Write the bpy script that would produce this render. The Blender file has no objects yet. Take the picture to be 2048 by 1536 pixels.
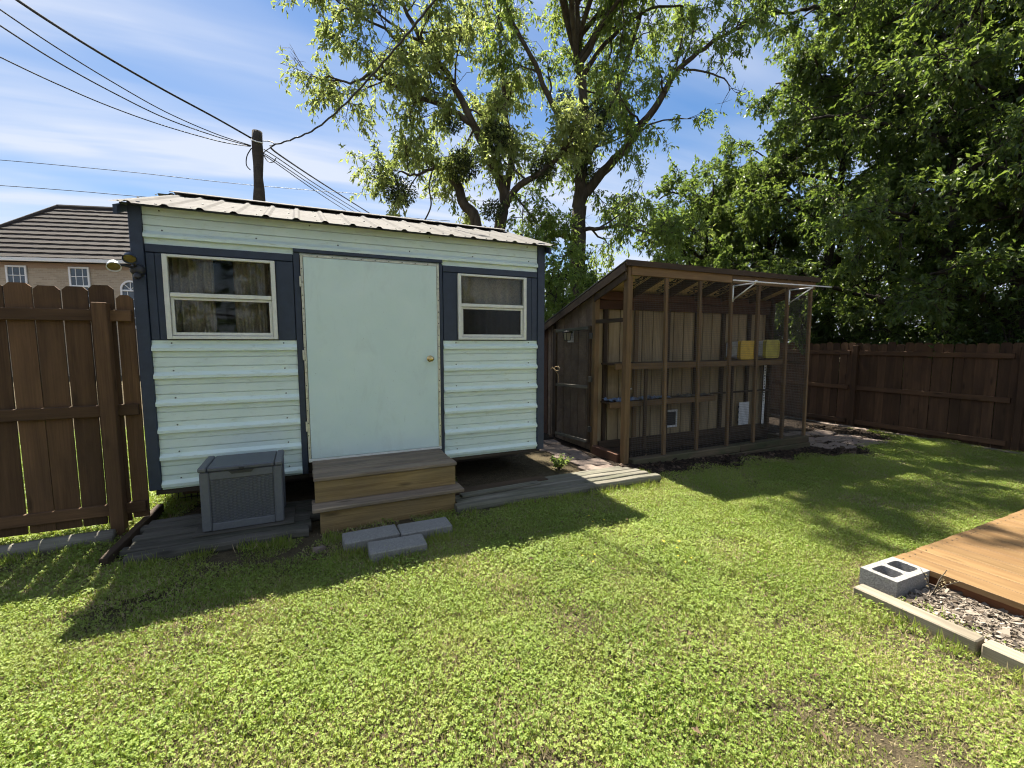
import bpy, bmesh, math, random
import numpy as np
from mathutils import Vector, Matrix
random.seed(11)
rng = np.random.default_rng(11)
R = math.radians
SC = bpy.context.scene
COL = SC.collection

# ------------------------------------------------------------------ camera
CAM = Vector((-2.06, -4.457, 1.52)); YAW = R(-24.8); PITCH = R(5.42); FPX = 893.0
cd = bpy.data.cameras.new('camera'); cam = bpy.data.objects.new('camera', cd); COL.objects.link(cam)
cam.location = CAM; cam.rotation_euler = (R(90) - PITCH, 0, YAW)
cd.sensor_width = 36; cd.lens = 36 * FPX / 2048; cd.clip_start = 0.05; cd.clip_end = 2000
SC.camera = cam
# ------------------------------------------------------------------ sun, sky, exposure
SUN_EL = R(59.7); SUN_AZ = R(92.5)                     # azimuth counter-clockwise from +X
sdir = Vector((math.cos(SUN_AZ) * math.cos(SUN_EL), math.sin(SUN_AZ) * math.cos(SUN_EL), math.sin(SUN_EL)))
sl = bpy.data.lights.new('sun', 'SUN'); sl.energy = 5.0; sl.angle = R(0.53); sl.color = (1.0, 0.93, 0.80)
so = bpy.data.objects.new('sun', sl); COL.objects.link(so); so.rotation_euler = sdir.to_track_quat('Z', 'Y').to_euler()
so.location = (0, 8, 14)
W = bpy.data.worlds.new('World'); SC.world = W; W.use_nodes = True
def build_world():
    nt = W.node_tree; nd = nt.nodes; lk = nt.links; nd.clear()
    out = nd.new('ShaderNodeOutputWorld'); bg = nd.new('ShaderNodeBackground'); bg.inputs[1].default_value = 0.05
    sky = nd.new('ShaderNodeTexSky'); sky.sky_type = 'NISHITA'; sky.sun_disc = False
    sky.sun_elevation = SUN_EL; sky.sun_rotation = R(90) - SUN_AZ; sky.air_density = 1.0; sky.dust_density = 0.3; sky.ozone_density = 3.0
    tc = nd.new('ShaderNodeTexCoord'); sp = nd.new('ShaderNodeSeparateXYZ'); lk.new(tc.outputs['Generated'], sp.inputs[0])
    def math_(op, a, b=None):
        n = nd.new('ShaderNodeMath'); n.operation = op
        for i, v in enumerate((a, b)):
            if v is None: continue
            if isinstance(v, (int, float)): n.inputs[i].default_value = v
            else: lk.new(v, n.inputs[i])
        return n.outputs[0]
    zc = math_('ADD', math_('MAXIMUM', sp.outputs[2], 0.0), 0.16)
    cb = nd.new('ShaderNodeCombineXYZ'); lk.new(math_('DIVIDE', sp.outputs[0], zc), cb.inputs[0]); lk.new(math_('DIVIDE', sp.outputs[1], zc), cb.inputs[1])
    # cirrus on a plane high above: long streaks plus broad veils
    def cloud(scale, rot, stretch, detail, lo, hi, dist=0.6):
        mp = nd.new('ShaderNodeMapping'); mp.inputs['Rotation'].default_value = (0, 0, rot); mp.inputs['Scale'].default_value = (scale * stretch, scale, 1)
        lk.new(cb.outputs[0], mp.inputs[0])
        no = nd.new('ShaderNodeTexNoise'); no.inputs['Scale'].default_value = 1; no.inputs['Detail'].default_value = detail; no.inputs['Distortion'].default_value = dist
        lk.new(mp.outputs[0], no.inputs['Vector'])
        mr = nd.new('ShaderNodeMapRange'); mr.interpolation_type = 'SMOOTHSTEP'; mr.inputs[1].default_value = lo; mr.inputs[2].default_value = hi
        lk.new(no.outputs[0], mr.inputs[0]); return mr.outputs[0]
    streak = cloud(1.9, R(-72), 0.16, 7, 0.42, 0.66)
    veil = cloud(0.5, R(-30), 0.6, 4, 0.26, 0.58, 1.0)
    rip = cloud(7.0, R(25), 0.12, 3, 0.35, 0.68, 0.5)
    a = math_('MULTIPLY', streak, math_('ADD', math_('MULTIPLY', veil, 0.75), 0.25))
    a = math_('ADD', math_('MULTIPLY', a, 0.65), math_('MULTIPLY', veil, 0.62))
    a = math_('MULTIPLY', a, math_('ADD', math_('MULTIPLY', rip, 0.30), 0.80))
    # more veil low over the horizon, as real cirrostratus seen edge-on
    hz = math_('POWER', math_('SUBTRACT', 1.0, math_('MAXIMUM', sp.outputs[2], 0.0)), 5.0)
    a = math_('MINIMUM', math_('ADD', a, math_('MULTIPLY', hz, 0.45)), 0.92)
    mx = nd.new('ShaderNodeMix'); mx.data_type = 'RGBA'; lk.new(a, mx.inputs[0]); 
    hs = nd.new('ShaderNodeHueSaturation'); hs.inputs['Saturation'].default_value = 1.4; hs.inputs['Value'].default_value = 0.85
    lk.new(sky.outputs[0], hs.inputs['Color']); lk.new(hs.outputs[0], mx.inputs[6]); mx.inputs[7].default_value = (5.0, 5.4, 6.3, 1)
    lk.new(mx.outputs[2], bg.inputs[0]); lk.new(bg.outputs[0], out.inputs[0])
build_world()
SC.view_settings.view_transform = 'Standard'; SC.view_settings.look = 'None'; SC.view_settings.gamma = 1.0
SC.view_settings.use_curve_mapping = False; SC.view_settings.exposure = 1.7
SC.cycles.use_denoising = True; SC.cycles.filter_width = 1.1
SC.cycles.max_bounces = 6; SC.cycles.diffuse_bounces = 2; SC.cycles.glossy_bounces = 2; SC.cycles.transparent_max_bounces = 8; SC.cycles.transmission_bounces = 4
SC.cycles.use_adaptive_sampling = True; SC.cycles.adaptive_threshold = 0.04; SC.cycles.use_light_tree = False
SC.cycles.caustics_reflective = False; SC.cycles.caustics_refractive = False

# ------------------------------------------------------------------ points from bearings and distances
def P(px, py, d):
    """a point seen at photo pixel (px, py), d metres ahead"""
    a, b = (px - 1024) / FPX, (768 - py) / FPX
    f = Vector((0, math.cos(PITCH), -math.sin(PITCH))) + Vector((1, 0, 0)) * a + Vector((0, math.sin(PITCH), math.cos(PITCH))) * b
    f *= d / f.y
    c, s = math.cos(YAW), math.sin(YAW)
    return CAM + Vector((f.x * c - f.y * s, f.x * s + f.y * c, f.z))
def gz(x, y=0):
    return -0.0375 * min(max(x - 0.5, 0.0), 8.0)

# ------------------------------------------------------------------ object helpers
WM = {}
def setprops(o, label=None, cat=None, group=None, kind=None):
    if label: o['label'] = label
    if cat: o['category'] = cat
    if group: o['group'] = group
    if kind: o['kind'] = kind
    return o
def link(o, M, parent=None):
    COL.objects.link(o); o.matrix_basis = M; WM[o.name] = M.copy()
    if parent is not None:
        o.parent = parent; o.matrix_parent_inverse = WM[parent.name].inverted()
    return o
def thing(name, loc, label, cat, group=None, kind=None):
    o = bpy.data.objects.new(name, None); o.empty_display_size = 0.1
    link(o, Matrix.Translation(Vector(loc))); return setprops(o, label, cat, group, kind)
def mesh(name, verts, faces, m, smooth=False):
    me = bpy.data.meshes.new(name); me.from_pydata([tuple(v) for v in verts], [], faces); me.update()
    for k in (m if isinstance(m, (list, tuple)) else [m]): me.materials.append(k)
    if smooth: me.polygons.foreach_set('use_smooth', [True] * len(me.polygons))
    return me
def obj(name, verts, faces, m, parent=None, M=None, smooth=False):
    return link(bpy.data.objects.new(name, mesh(name, verts, faces, m, smooth)), M or Matrix.Identity(4), parent)
def fastmesh(name, verts, polys, m, smooth=False, midx=None):
    """verts (N,3) array, polys (K,n) array"""
    me = bpy.data.meshes.new(name); K, n = polys.shape
    me.vertices.add(len(verts)); me.vertices.foreach_set('co', np.ascontiguousarray(verts, np.float32).ravel())
    me.loops.add(K * n); me.loops.foreach_set('vertex_index', np.ascontiguousarray(polys, np.int32).ravel())
    me.polygons.add(K); me.polygons.foreach_set('loop_start', np.arange(0, K * n, n, dtype=np.int32))
    for k in (m if isinstance(m, (list, tuple)) else [m]): me.materials.append(k)
    if midx is not None: me.polygons.foreach_set('material_index', np.ascontiguousarray(midx, np.int32))
    me.polygons.foreach_set('use_smooth', np.full(K, smooth, dtype=bool))
    me.update(calc_edges=True); me.validate(); return me
_bc = {}
def boxmesh(name, L, w, t, m, ch):
    key = (round(L, 3), round(w, 3), round(t, 3), m.name, ch)
    if key in _bc: return _bc[key]
    a, b, c = L / 2, w / 2, t / 2; k = min(ch, a * .45, b * .45, c * .45)
    bm = bmesh.new()
    for sx in (-1, 1):
        for sy in (-1, 1):
            for sz in (-1, 1):
                bm.verts.new((sx * a, sy * (b - k), sz * (c - k))); bm.verts.new((sx * (a - k), sy * b, sz * (c - k))); bm.verts.new((sx * (a - k), sy * (b - k), sz * c))
    r = bmesh.ops.convex_hull(bm, input=bm.verts)
    bmesh.ops.dissolve_limit(bm, angle_limit=0.01, verts=bm.verts, edges=bm.edges)
    me = bpy.data.meshes.new(name); bm.to_mesh(me); bm.free(); me.materials.append(m); _bc[key] = me
    return me
def frame_matrix(p0, p1, up):
    x = (p1 - p0).normalized(); up = Vector(up)
    if abs(x.dot(up)) > 0.98: up = Vector((0, 1, 0)) if abs(x.y) < .9 else Vector((1, 0, 0))
    y = up.cross(x).normalized(); z = x.cross(y)
    M = Matrix((x, y, z)).transposed().to_4x4(); M.translation = (p0 + p1) / 2; return M
def board(name, p0, p1, w, t, m, parent=None, up=(0, 0, 1), ch=0.004):
    """a length of timber from p0 to p1: w across, t along 'up'; its grain runs lengthwise"""
    p0, p1 = Vector(p0), Vector(p1)
    return link(bpy.data.objects.new(name, boxmesh(name, (p1 - p0).length, w, t, m, ch)), frame_matrix(p0, p1, up), parent)
def box(name, x, y, z, m, parent=None, ch=0.004):
    c = [(a + b) / 2 for a, b in (x, y, z)]; s = [abs(b - a) for a, b in (x, y, z)]
    i = s.index(max(s)); p0 = Vector(c); p1 = Vector(c); p0[i] -= s[i] / 2; p1[i] += s[i] / 2
    if i == 0: return board(name, p0, p1, s[1], s[2], m, parent, (0, 0, 1), ch)
    if i == 1: return board(name, p0, p1, s[0], s[2], m, parent, (0, 0, 1), ch)
    return board(name, p0, p1, s[0], s[1], m, parent, (0, 1, 0), ch)
def tube_data(pts, rad, n=6, cap=True):
    pts = [Vector(p) for p in pts]; V = []; Fc = []
    if isinstance(rad, (int, float)): rad = [rad] * len(pts)
    ref = Vector((0.3, 0.2, 1)).normalized(); prev = None
    for i, p in enumerate(pts):
        t = (pts[min(i + 1, len(pts) - 1)] - pts[max(i - 1, 0)]).normalized()
        a = (prev - t * prev.dot(t)) if prev is not None else t.cross(ref if abs(t.dot(ref)) < .95 else Vector((1, 0, 0)))
        a.normalize(); prev = a; b = t.cross(a)
        for k in range(n):
            q = 2 * math.pi * k / n; V.append(p + (a * math.cos(q) + b * math.sin(q)) * rad[i])
    for i in range(len(pts) - 1):
        for k in range(n):
            Fc.append((i * n + k, i * n + (k + 1) % n, (i + 1) * n + (k + 1) % n, (i + 1) * n + k))
    if cap: Fc.append(tuple(range(n - 1, -1, -1))); Fc.append(tuple((len(pts) - 1) * n + k for k in range(n)))
    return V, Fc
def tube(name, pts, rad, m, parent=None, n=6, smooth=True):
    V, Fc = tube_data(pts, rad, n); return obj(name, V, Fc, m, parent, None, smooth)
def lathe_data(prof, n=16, M=None):
    V = []; Fc = []
    for r_, z_ in prof:
        for k in range(n):
            q = 2 * math.pi * k / n; v = Vector((r_ * math.cos(q), r_ * math.sin(q), z_)); V.append(M @ v if M else v)
    for i in range(len(prof) - 1):
        for k in range(n): Fc.append((i * n + k, i * n + (k + 1) % n, (i + 1) * n + (k + 1) % n, (i + 1) * n + k))
    return V, Fc
def lathe(name, prof, m, parent, M, n=16):
    V, Fc = lathe_data(prof, n, M); return obj(name, V, Fc, m, parent, None, True)
def aim(loc, d):
    M = Vector(d).normalized().to_track_quat('Z', 'Y').to_matrix().to_4x4(); M.translation = Vector(loc); return M
def prism(name, poly, axis, lo, hi, m, parent=None):
    """poly: 2-D outline extruded along an axis ('x','y','z')"""
    n = len(poly); V = []
    for h in (lo, hi):
        for a, b in poly: V.append({'x': (h, a, b), 'y': (a, h, b), 'z': (a, b, h)}[axis])
    Fc = [tuple(range(n)), tuple(range(2 * n - 1, n - 1, -1))] + [(i, i + n, (i + 1) % n + n, (i + 1) % n) for i in range(n)]
    o = obj(name, V, Fc, m, parent); bm = bmesh.new(); bm.from_mesh(o.data); bmesh.ops.recalc_face_normals(bm, faces=bm.faces); bm.to_mesh(o.data); bm.free()
    return o

# ------------------------------------------------------------------ materials
class NT:
    def __init__(s, name):
        s.m = bpy.data.materials.new(name); s.m.use_nodes = True; s.nt = s.m.node_tree; s.nd = s.nt.nodes; s.lk = s.nt.links
        s.b = s.nd['Principled BSDF']; s.out = s.nd['Material Output']
    def n(s, t, **kw):
        q = s.nd.new('ShaderNode' + t)
        for k, v in kw.items(): setattr(q, k, v)
        return q
    def set(s, sock, v):
        if isinstance(v, bpy.types.NodeSocket): s.lk.new(v, sock)
        elif isinstance(v, (tuple, list)) and len(v) == 3 and sock.type == 'RGBA': sock.default_value = (*v, 1)
        else: sock.default_value = v
    def coord(s, kind='Object', scale=(1, 1, 1), rnd=False, loc=None):
        tc = s.n('TexCoord'); v = tc.outputs[kind]
        if kind == 'World': pass
        if rnd:
            oi = s.n('ObjectInfo'); ad = s.n('VectorMath', operation='ADD'); sc = s.n('VectorMath', operation='SCALE')
            cx = s.n('CombineXYZ'); s.lk.new(oi.outputs['Random'], cx.inputs[0]); s.lk.new(oi.outputs['Random'], cx.inputs[1]); s.lk.new(oi.outputs['Random'], cx.inputs[2])
            s.lk.new(cx.outputs[0], sc.inputs[0]); sc.inputs['Scale'].default_value = 37.0
            s.lk.new(v, ad.inputs[0]); s.lk.new(sc.outputs[0], ad.inputs[1]); v = ad.outputs[0]
        mp = s.n('Mapping'); mp.inputs['Scale'].default_value = scale; s.lk.new(v, mp.inputs[0]); return mp.outputs[0]
    def pos(s, scale=(1, 1, 1)):
        g = s.n('NewGeometry'); mp = s.n('Mapping'); mp.inputs['Scale'].default_value = scale; s.lk.new(g.outputs['Position'], mp.inputs[0]); return mp.outputs[0]
    def noise(s, vec, scale=1, detail=5, rough=.55, dist=0):
        q = s.n('TexNoise'); s.lk.new(vec, q.inputs['Vector']); q.inputs['Scale'].default_value = scale; q.inputs['Detail'].default_value = detail
        q.inputs['Roughness'].default_value = rough; q.inputs['Distortion'].default_value = dist; return q.outputs[0]
    def ramp(s, fac, stops):
        q = s.n('ValToRGB'); e = q.color_ramp.elements
        while len(e) < len(stops): e.new(.5)
        for el, (p, c) in zip(e, stops): el.position = p; el.color = (*c, 1) if len(c) == 3 else c
        s.lk.new(fac, q.inputs[0]); return q.outputs[0]
    def rng(s, v, a, b, c=0., d=1.):
        q = s.n('MapRange'); s.lk.new(v, q.inputs[0])
        for i, x in enumerate((a, b, c, d)): q.inputs[i + 1].default_value = x
        return q.outputs[0]
    def mix(s, f, a, b, blend='MIX'):
        q = s.n('Mix', data_type='RGBA', blend_type=blend); s.set(q.inputs[0], f); s.set(q.inputs[6], a); s.set(q.inputs[7], b); return q.outputs[2]
    def math(s, op, a, b=0.):
        q = s.n('Math', operation=op); s.set(q.inputs[0], a); s.set(q.inputs[1], b); return q.outputs[0]
    def bump(s, h, strength=.3, dist=.01):
        q = s.n('Bump'); q.inputs['Strength'].default_value = strength; q.inputs['Distance'].default_value = dist; s.lk.new(h, q.inputs['Height']); s.lk.new(q.outputs[0], s.b.inputs['Normal'])
    def fin(s, col=None, rough=None, metal=None, spec=None):
        if col is not None: s.set(s.b.inputs['Base Color'], col)
        if rough is not None: s.set(s.b.inputs['Roughness'], rough)
        if metal is not None: s.set(s.b.inputs['Metallic'], metal)
        if spec is not None: s.set(s.b.inputs['Specular IOR Level'], spec)
        return s.m
def wood(name, dark, lightc, stain=None, stain_amt=.5, vary=.25, rough=.75, bump=.35, gscale=1.0, knots=True):
    s = NT(name)
    g = s.noise(s.coord('Object', (1.1 * gscale, 16 * gscale, 16 * gscale), True), 1, 7, .6, .7)
    f = s.noise(s.coord('Object', (3 * gscale, 140 * gscale, 140 * gscale), True), 1, 3, .5)
    c = s.ramp(g, [(.28, dark), (.5, tuple((a + b) / 2 for a, b in zip(dark, lightc))), (.68, lightc)])
    c = s.mix(.35, c, s.ramp(f, [(.3, dark), (.7, lightc)]), 'MIX')
    if knots:
        vo = s.n('TexVoronoi', feature='F1'); s.lk.new(s.coord('Object', (2.2, 9, 9), True), vo.inputs['Vector']); vo.inputs['Scale'].default_value = .8
        c = s.mix(s.rng(vo.outputs['Distance'], .05, .16, .75, 0.), c, tuple(v * .35 for v in dark))
    if stain:
        st = s.noise(s.coord('Object', (1.2, 3, 3), True), 1.4, 4, .6)
        c = s.mix(s.math('MULTIPLY', s.rng(st, .42, .68), stain_amt), c, stain)
    oi = s.n('ObjectInfo'); hv = s.n('HueSaturation'); s.lk.new(c, hv.inputs['Color']); s.lk.new(s.rng(oi.outputs['Random'], 0, 1, 1 - vary, 1 + vary), hv.inputs['Value'])
    s.bump(s.math('ADD', s.math('MULTIPLY', f, .5), g), bump, .004)
    return s.fin(hv.outputs[0], rough, spec=.3)
def plain(name, col, rough=.5, metal=0., nscale=30, amt=.12, bump=.0, spec=.5, kind='Object', big=None):
    s = NT(name); n1 = s.noise(s.coord(kind), nscale, 5, .6)
    c = s.mix(s.rng(n1, .3, .7), tuple(v * (1 - amt) for v in col), tuple(min(1, v * (1 + amt)) for v in col))
    if big:
        n2 = s.noise(s.coord(kind), big[0], 5, .65, .4); c = s.mix(s.math('MULTIPLY', s.rng(n2, .45, .75), big[2]), c, big[1])
    if bump: s.bump(n1, bump, .004)
    return s.fin(c, rough, metal, spec)

M_fence = wood('fence_wood', (.062, .033, .015), (.14, .079, .038), (.045, .027, .015), .5, .34, .8)
M_fence2 = wood('far_fence_wood', (.058, .030, .016), (.12, .066, .035), (.035, .02, .013), .5, .32, .8)
M_pine = wood('treated_pine', (.11, .062, .02), (.37, .265, .115), (.16, .125, .08), .45, .12, .7)
M_tread = wood('worn_tread', (.11, .083, .058), (.33, .262, .185), (.10, .085, .07), .6, .12, .8)
M_grey = wood('weathered_grey_wood', (.075, .068, .055), (.24, .22, .185), (.075, .085, .05), .6, .18, .85, .6)
M_walk_shade = wood('shade_darkened_timber', (.035, .032, .026), (.12, .11, .092), (.03, .036, .02), .6, .2, .85, .6)  # walkway timber with the shade painted into its colour, also for the base plank
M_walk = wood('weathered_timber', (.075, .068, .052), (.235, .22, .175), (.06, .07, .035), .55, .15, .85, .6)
M_coop = wood('coop_framing', (.115, .067, .029), (.26, .165, .078), (.085, .058, .033), .55, .2, .8)
M_coopd = wood('coop_dark_timber', (.035, .023, .014), (.085, .055, .033), (.028, .02, .014), .5, .2, .8)
M_sill = wood('mossy_sill', (.06, .045, .028), (.15, .115, .07), (.045, .06, .025), .8, .2, .85, .6)
M_redw = wood('red_rafter_wood', (.055, .025, .014), (.11, .054, .032), None, 0, .2, .8)
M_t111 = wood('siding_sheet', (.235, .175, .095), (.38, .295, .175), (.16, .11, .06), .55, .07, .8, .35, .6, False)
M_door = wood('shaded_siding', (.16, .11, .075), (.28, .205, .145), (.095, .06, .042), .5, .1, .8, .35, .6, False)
M_deck = wood('deck_stain', (.145, .085, .034), (.275, .172, .078), (.12, .062, .026), .5, .15, .55, .25)
M_deckd = wood('deck_fascia', (.11, .042, .016), (.20, .08, .032), None, 0, .1, .6)
M_beam = wood('landscape_beam', (.14, .115, .08), (.33, .29, .225), (.10, .085, .06), .5, .12, .8, .5)
M_pole = wood('pole_wood', (.022, .018, .015), (.07, .058, .048), None, 0, .1, .9, .8, .6, False)

def siding_mat():
    s = NT('white_ribbed_metal'); n1 = s.noise(s.coord('Object'), 3.0, 6, .65, .3); n2 = s.noise(s.pos((1, 1, 4)), 9, 6, .7, .3)
    c = s.mix(s.rng(n1, .3, .7), (.60, .73, .68), (.67, .79, .74))
    c = s.mix(s.math('MULTIPLY', s.rng(n2, .56, .76), .55), c, (.30, .35, .22)); n3 = s.noise(s.pos((1.2, 1, 9)), 5, 5, .7); c = s.mix(s.math('MULTIPLY', s.rng(n3, .60, .72), .35), c, (.38, .40, .33))
    s.bump(s.noise(s.pos((1, 1, 2)), 2.2, 3), .12, .03); return s.fin(c, .30, 0., .6)
M_siding = siding_mat()
M_navy = plain('navy_paint', (.022, .034, .058), .5, 0, 14, .18, .15)
def door_mat():
    s = NT('white_door_panel'); n1 = s.noise(s.coord('Object'), 2.2, 5, .6); sc = s.noise(s.coord('Object', (2.2, 26, 26)), 1, 4, .6, .5); pk = s.noise(s.coord('Object'), 2.6, 3, .5)
    c = s.mix(s.rng(n1, .3, .7), (.58, .72, .675), (.64, .77, .72))
    f = s.math('MULTIPLY', s.rng(sc, .66, .74), s.rng(pk, .52, .64)); c = s.mix(s.math('MULTIPLY', f, .6), c, (.28, .36, .34))
    sm = s.noise(s.coord('Object', (1.6, 4.5, 4.5)), 1, 6, .7, .6); c = s.mix(s.math('MULTIPLY', s.rng(sm, .52, .74), .30), c, (.40, .47, .42))
    sp_ = s.noise(s.coord('Object'), 55, 3, .6); c = s.mix(s.math('MULTIPLY', s.rng(sp_, .70, .76), .5), c, (.25, .27, .22))
    s.bump(s.math('ADD', s.noise(s.coord('Object'), 60, 3), s.math('MULTIPLY', s.noise(s.coord('Object'), 3, 3), 6.0)), .08, .003)
    return s.fin(c, .5, 0., .4)
M_doorp = door_mat()
M_alu = plain('window_aluminium', (.66, .67, .60), .4, .0, 20, .08)
M_strip = plain('door_edge_strip', (.55, .55, .45), .35, .35, 30, .2)
M_screw = plain('screw_metal', (.09, .09, .085), .4, .6)
def roof_mat():
    s = NT('galvanised_roof'); n1 = s.noise(s.coord('Object', (26, 1.2, 26)), 1, 5, .6); n2 = s.noise(s.coord('Object'), 2.5, 6, .65)
    c = s.mix(s.rng(n1, .3, .7), (.125, .118, .112), (.185, .177, .168)); c = s.mix(s.math('MULTIPLY', s.rng(n2, .45, .7), .35), c, (.085, .075, .065))
    return s.fin(c, .85, 0., .12)
M_roof = roof_mat()
M_dark = plain('dark_void', (.012, .012, .013), .9)
M_floor = wood('shed_skid', (.03, .024, .018), (.07, .055, .04))
M_brass = plain('brass_knob', (.62, .47, .22), .22, 1.0, 20, .05)
def glass_mat(name, tint, rough=.02):
    s = NT(name); s.nd.remove(s.b); fr = s.n('Fresnel'); fr.inputs[0].default_value = 1.30; tr = s.n('BsdfTransparent'); tr.inputs[0].default_value = (*tint, 1)
    gl = s.n('BsdfGlossy'); gl.inputs['Roughness'].default_value = rough; gl.inputs[0].default_value = (1, 1, 1, 1); mx = s.n('MixShader')
    s.lk.new(fr.outputs[0], mx.inputs[0]); s.lk.new(tr.outputs[0], mx.inputs[1]); s.lk.new(gl.outputs[0], mx.inputs[2]); s.lk.new(mx.outputs[0], s.out.inputs[0]); return s.m
M_glass = glass_mat('window_glass', (.86, .88, .86)); M_scr = glass_mat('screened_glass', (.42, .42, .42), .15)
M_curt = plain('curtain_cloth', (.40, .33, .25), .9, 0, 60, .25)
M_conc = plain('concrete', (.22, .215, .20), .9, 0, 90, .25, .6, .2, 'Object', (4, (.17, .16, .14), .6))
M_cmu = plain('cinder_block', (.25, .245, .235), .95, 0, 110, .35, .9, .15)
M_stone = plain('paver_stone', (.23, .18, .15), .9, 0, 40, .2, .5, .2, 'Object', (6, (.13, .11, .085), .7))
M_plast = plain('grey_resin', (.105, .112, .125), .55, 0, 60, .1, .1)
M_plastd = plain('dark_resin', (.02, .021, .024), .5)
M_lidp = plain('resin_lid', (.075, .082, .10), .45, 0, 60, .1, .1)
M_yel = plain('yellow_plastic', (.60, .40, .05), .4, 0, 8, .12)
M_yel2 = plain('olive_yellow_plastic', (.44, .38, .07), .45, 0, 8, .12)
M_whp = plain('white_plastic', (.62, .63, .64), .45, 0, 10, .06)
M_wht = plain('white_paint', (.78, .78, .76), .5, 0, 20, .05)
M_blk = plain('black_cable', (.012, .012, .013), .55)
M_wire = plain('galvanised_wire', (.11, .10, .09), .6, .3)
M_osb = plain('roof_sheathing', (.60, .47, .25), .85, 0, 30, .16, .2, .2)
M_ink = plain('printing_ink', (.02, .02, .022), .8)
M_lens = plain('lamp_lens', (.22, .17, .05), .25, 0, 40, .2)
M_lensw = plain('lantern_glass', (.30, .27, .19), .3)
M_rope = plain('tan_rope', (.45, .33, .17), .9, 0, 80, .3, .5)
M_tarp = plain('blue_plastic_sheet', (.13, .17, .25), .4, 0, 30, .3)
M_shing = wood('tile_course', (.030, .025, .022), (.066, .055, .049), (.05, .044, .04), .6, .12, .85, .5, 2.0, False)
def brick_mat():
    s = NT('house_brick'); b = s.n('TexBrick'); s.lk.new(s.coord('Object', (1, 1, 1)), b.inputs['Vector'])
    tc = s.n('TexCoord'); sp = s.n('SeparateXYZ'); s.lk.new(tc.outputs['Object'], sp.inputs[0]); cb = s.n('CombineXYZ')
    s.lk.new(s.math('ADD', sp.outputs[0], sp.outputs[1]), cb.inputs[0]); s.lk.new(sp.outputs[2], cb.inputs[1]); s.lk.new(cb.outputs[0], b.inputs['Vector'])
    b.inputs['Scale'].default_value = 1; b.inputs['Brick Width'].default_value = .22; b.inputs['Row Height'].default_value = .075; b.inputs['Mortar Size'].default_value = .008
    b.inputs['Color1'].default_value = (.44, .35, .25, 1); b.inputs['Color2'].default_value = (.30, .235, .165, 1); b.inputs['Mortar'].default_value = (.42, .36, .28, 1)
    n = s.noise(s.coord('Object'), 1.3, 4); return s.fin(s.mix(s.math('MULTIPLY', n, .5), b.outputs[0], (.46, .385, .285)), .9)
M_brick = brick_mat()
def ground_mat():
    s = NT('soil_and_thatch'); p = s.pos()
    a = s.noise(p, 1.1, 6, .6); b = s.noise(p, 14, 6, .65); c = s.noise(p, 90, 4, .6)
    col = s.mix(s.rng(b, .35, .65), (.045, .035, .022), (.10, .082, .046)); col = s.mix(s.rng(a, .5, .7), col, (.15, .115, .075)); col = s.mix(.35, col, s.ramp(c, [(.3, (.01, .008, .006)), (.7, (.16, .13, .08))]))
    s.bump(s.math('ADD', b, c), .8, .02); return s.fin(col, .95, spec=.1)
M_ground = ground_mat()
def soil_mat(name, a, b):
    s = NT(name); n = s.noise(s.pos(), 22, 7, .7); m = s.noise(s.pos(), 120, 4, .6); col = s.mix(s.rng(n, .35, .65), a, b); col = s.mix(s.math('MULTIPLY', s.rng(m, .55, .75), .5), col, (.17, .12, .08))
    s.bump(s.math('ADD', n, m), 1., .02); return s.fin(col, .95, spec=.1)
M_soil = soil_mat('dark_bed_soil', (.012, .009, .007), (.045, .034, .025))
M_bed = soil_mat('bed_soil', (.05, .035, .022), (.15, .11, .075))
def leaf_mat(name, c1, c2, t1, t2, tr=.5, gloss=.35, rough=.45, straw=0.):
    s = NT(name); g = s.n('NewGeometry'); r_ = g.outputs['Random Per Island']
    oi = s.n('ObjectInfo'); big = s.noise(s.pos(), .55, 3)
    f = s.math('ADD', s.math('MULTIPLY', r_, .65), s.math('MULTIPLY', s.rng(big, .35, .65), .35))
    col = s.mix(f, c1, c2)
    if straw: col = s.mix(s.math('MULTIPLY', s.rng(s.noise(s.pos(), 2.3, 5, .65), .47, .66), straw), col, (.40, .33, .13))
    s.set(s.b.inputs['Base Color'], col); s.b.inputs['Roughness'].default_value = rough; s.b.inputs['Specular IOR Level'].default_value = gloss
    tl = s.n('BsdfTranslucent'); s.lk.new(s.mix(f, t1, t2), tl.inputs[0]); mx = s.n('MixShader'); mx.inputs[0].default_value = tr
    s.lk.new(s.b.outputs[0], mx.inputs[1]); s.lk.new(tl.outputs[0], mx.inputs[2]); s.lk.new(mx.outputs[0], s.out.inputs[0]); return s.m
M_lf1 = leaf_mat('pale_leaf', (.13, .18, .05), (.25, .30, .11), (.28, .36, .07), (.50, .56, .19), .5)
M_lf2 = leaf_mat('fresh_leaf', (.085, .145, .032), (.175, .25, .06), (.23, .34, .05), (.43, .52, .12), .52)
M_lf3 = leaf_mat('deep_leaf', (.042, .075, .022), (.10, .148, .04), (.11, .19, .027), (.28, .37, .06), .48, .5, .4)
M_lf5 = leaf_mat('mid_leaf', (.052, .09, .025), (.115, .165, .042), (.13, .21, .032), (.27, .36, .062), .48, .45, .42)
M_lf4 = leaf_mat('mistletoe_leaf', (.022, .032, .014), (.05, .065, .028), (.04, .06, .012), (.07, .10, .02), .3)
M_gr1 = leaf_mat('grass_blade', (.12, .175, .024), (.36, .43, .095), (.26, .36, .035), (.43, .52, .08), .4, .25, .6, .3)
M_gr2 = leaf_mat('clover_leaf', (.10, .165, .022), (.35, .44, .09), (.24, .35, .035), (.41, .52, .075), .35, .35, .5, .2)
M_gr3 = leaf_mat('dry_grass', (.36, .29, .16), (.52, .44, .26), (.25, .2, .1), (.38, .32, .16), .25, .2, .7)
M_flow = plain('yellow_petal', (.75, .58, .02), .6)
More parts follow.
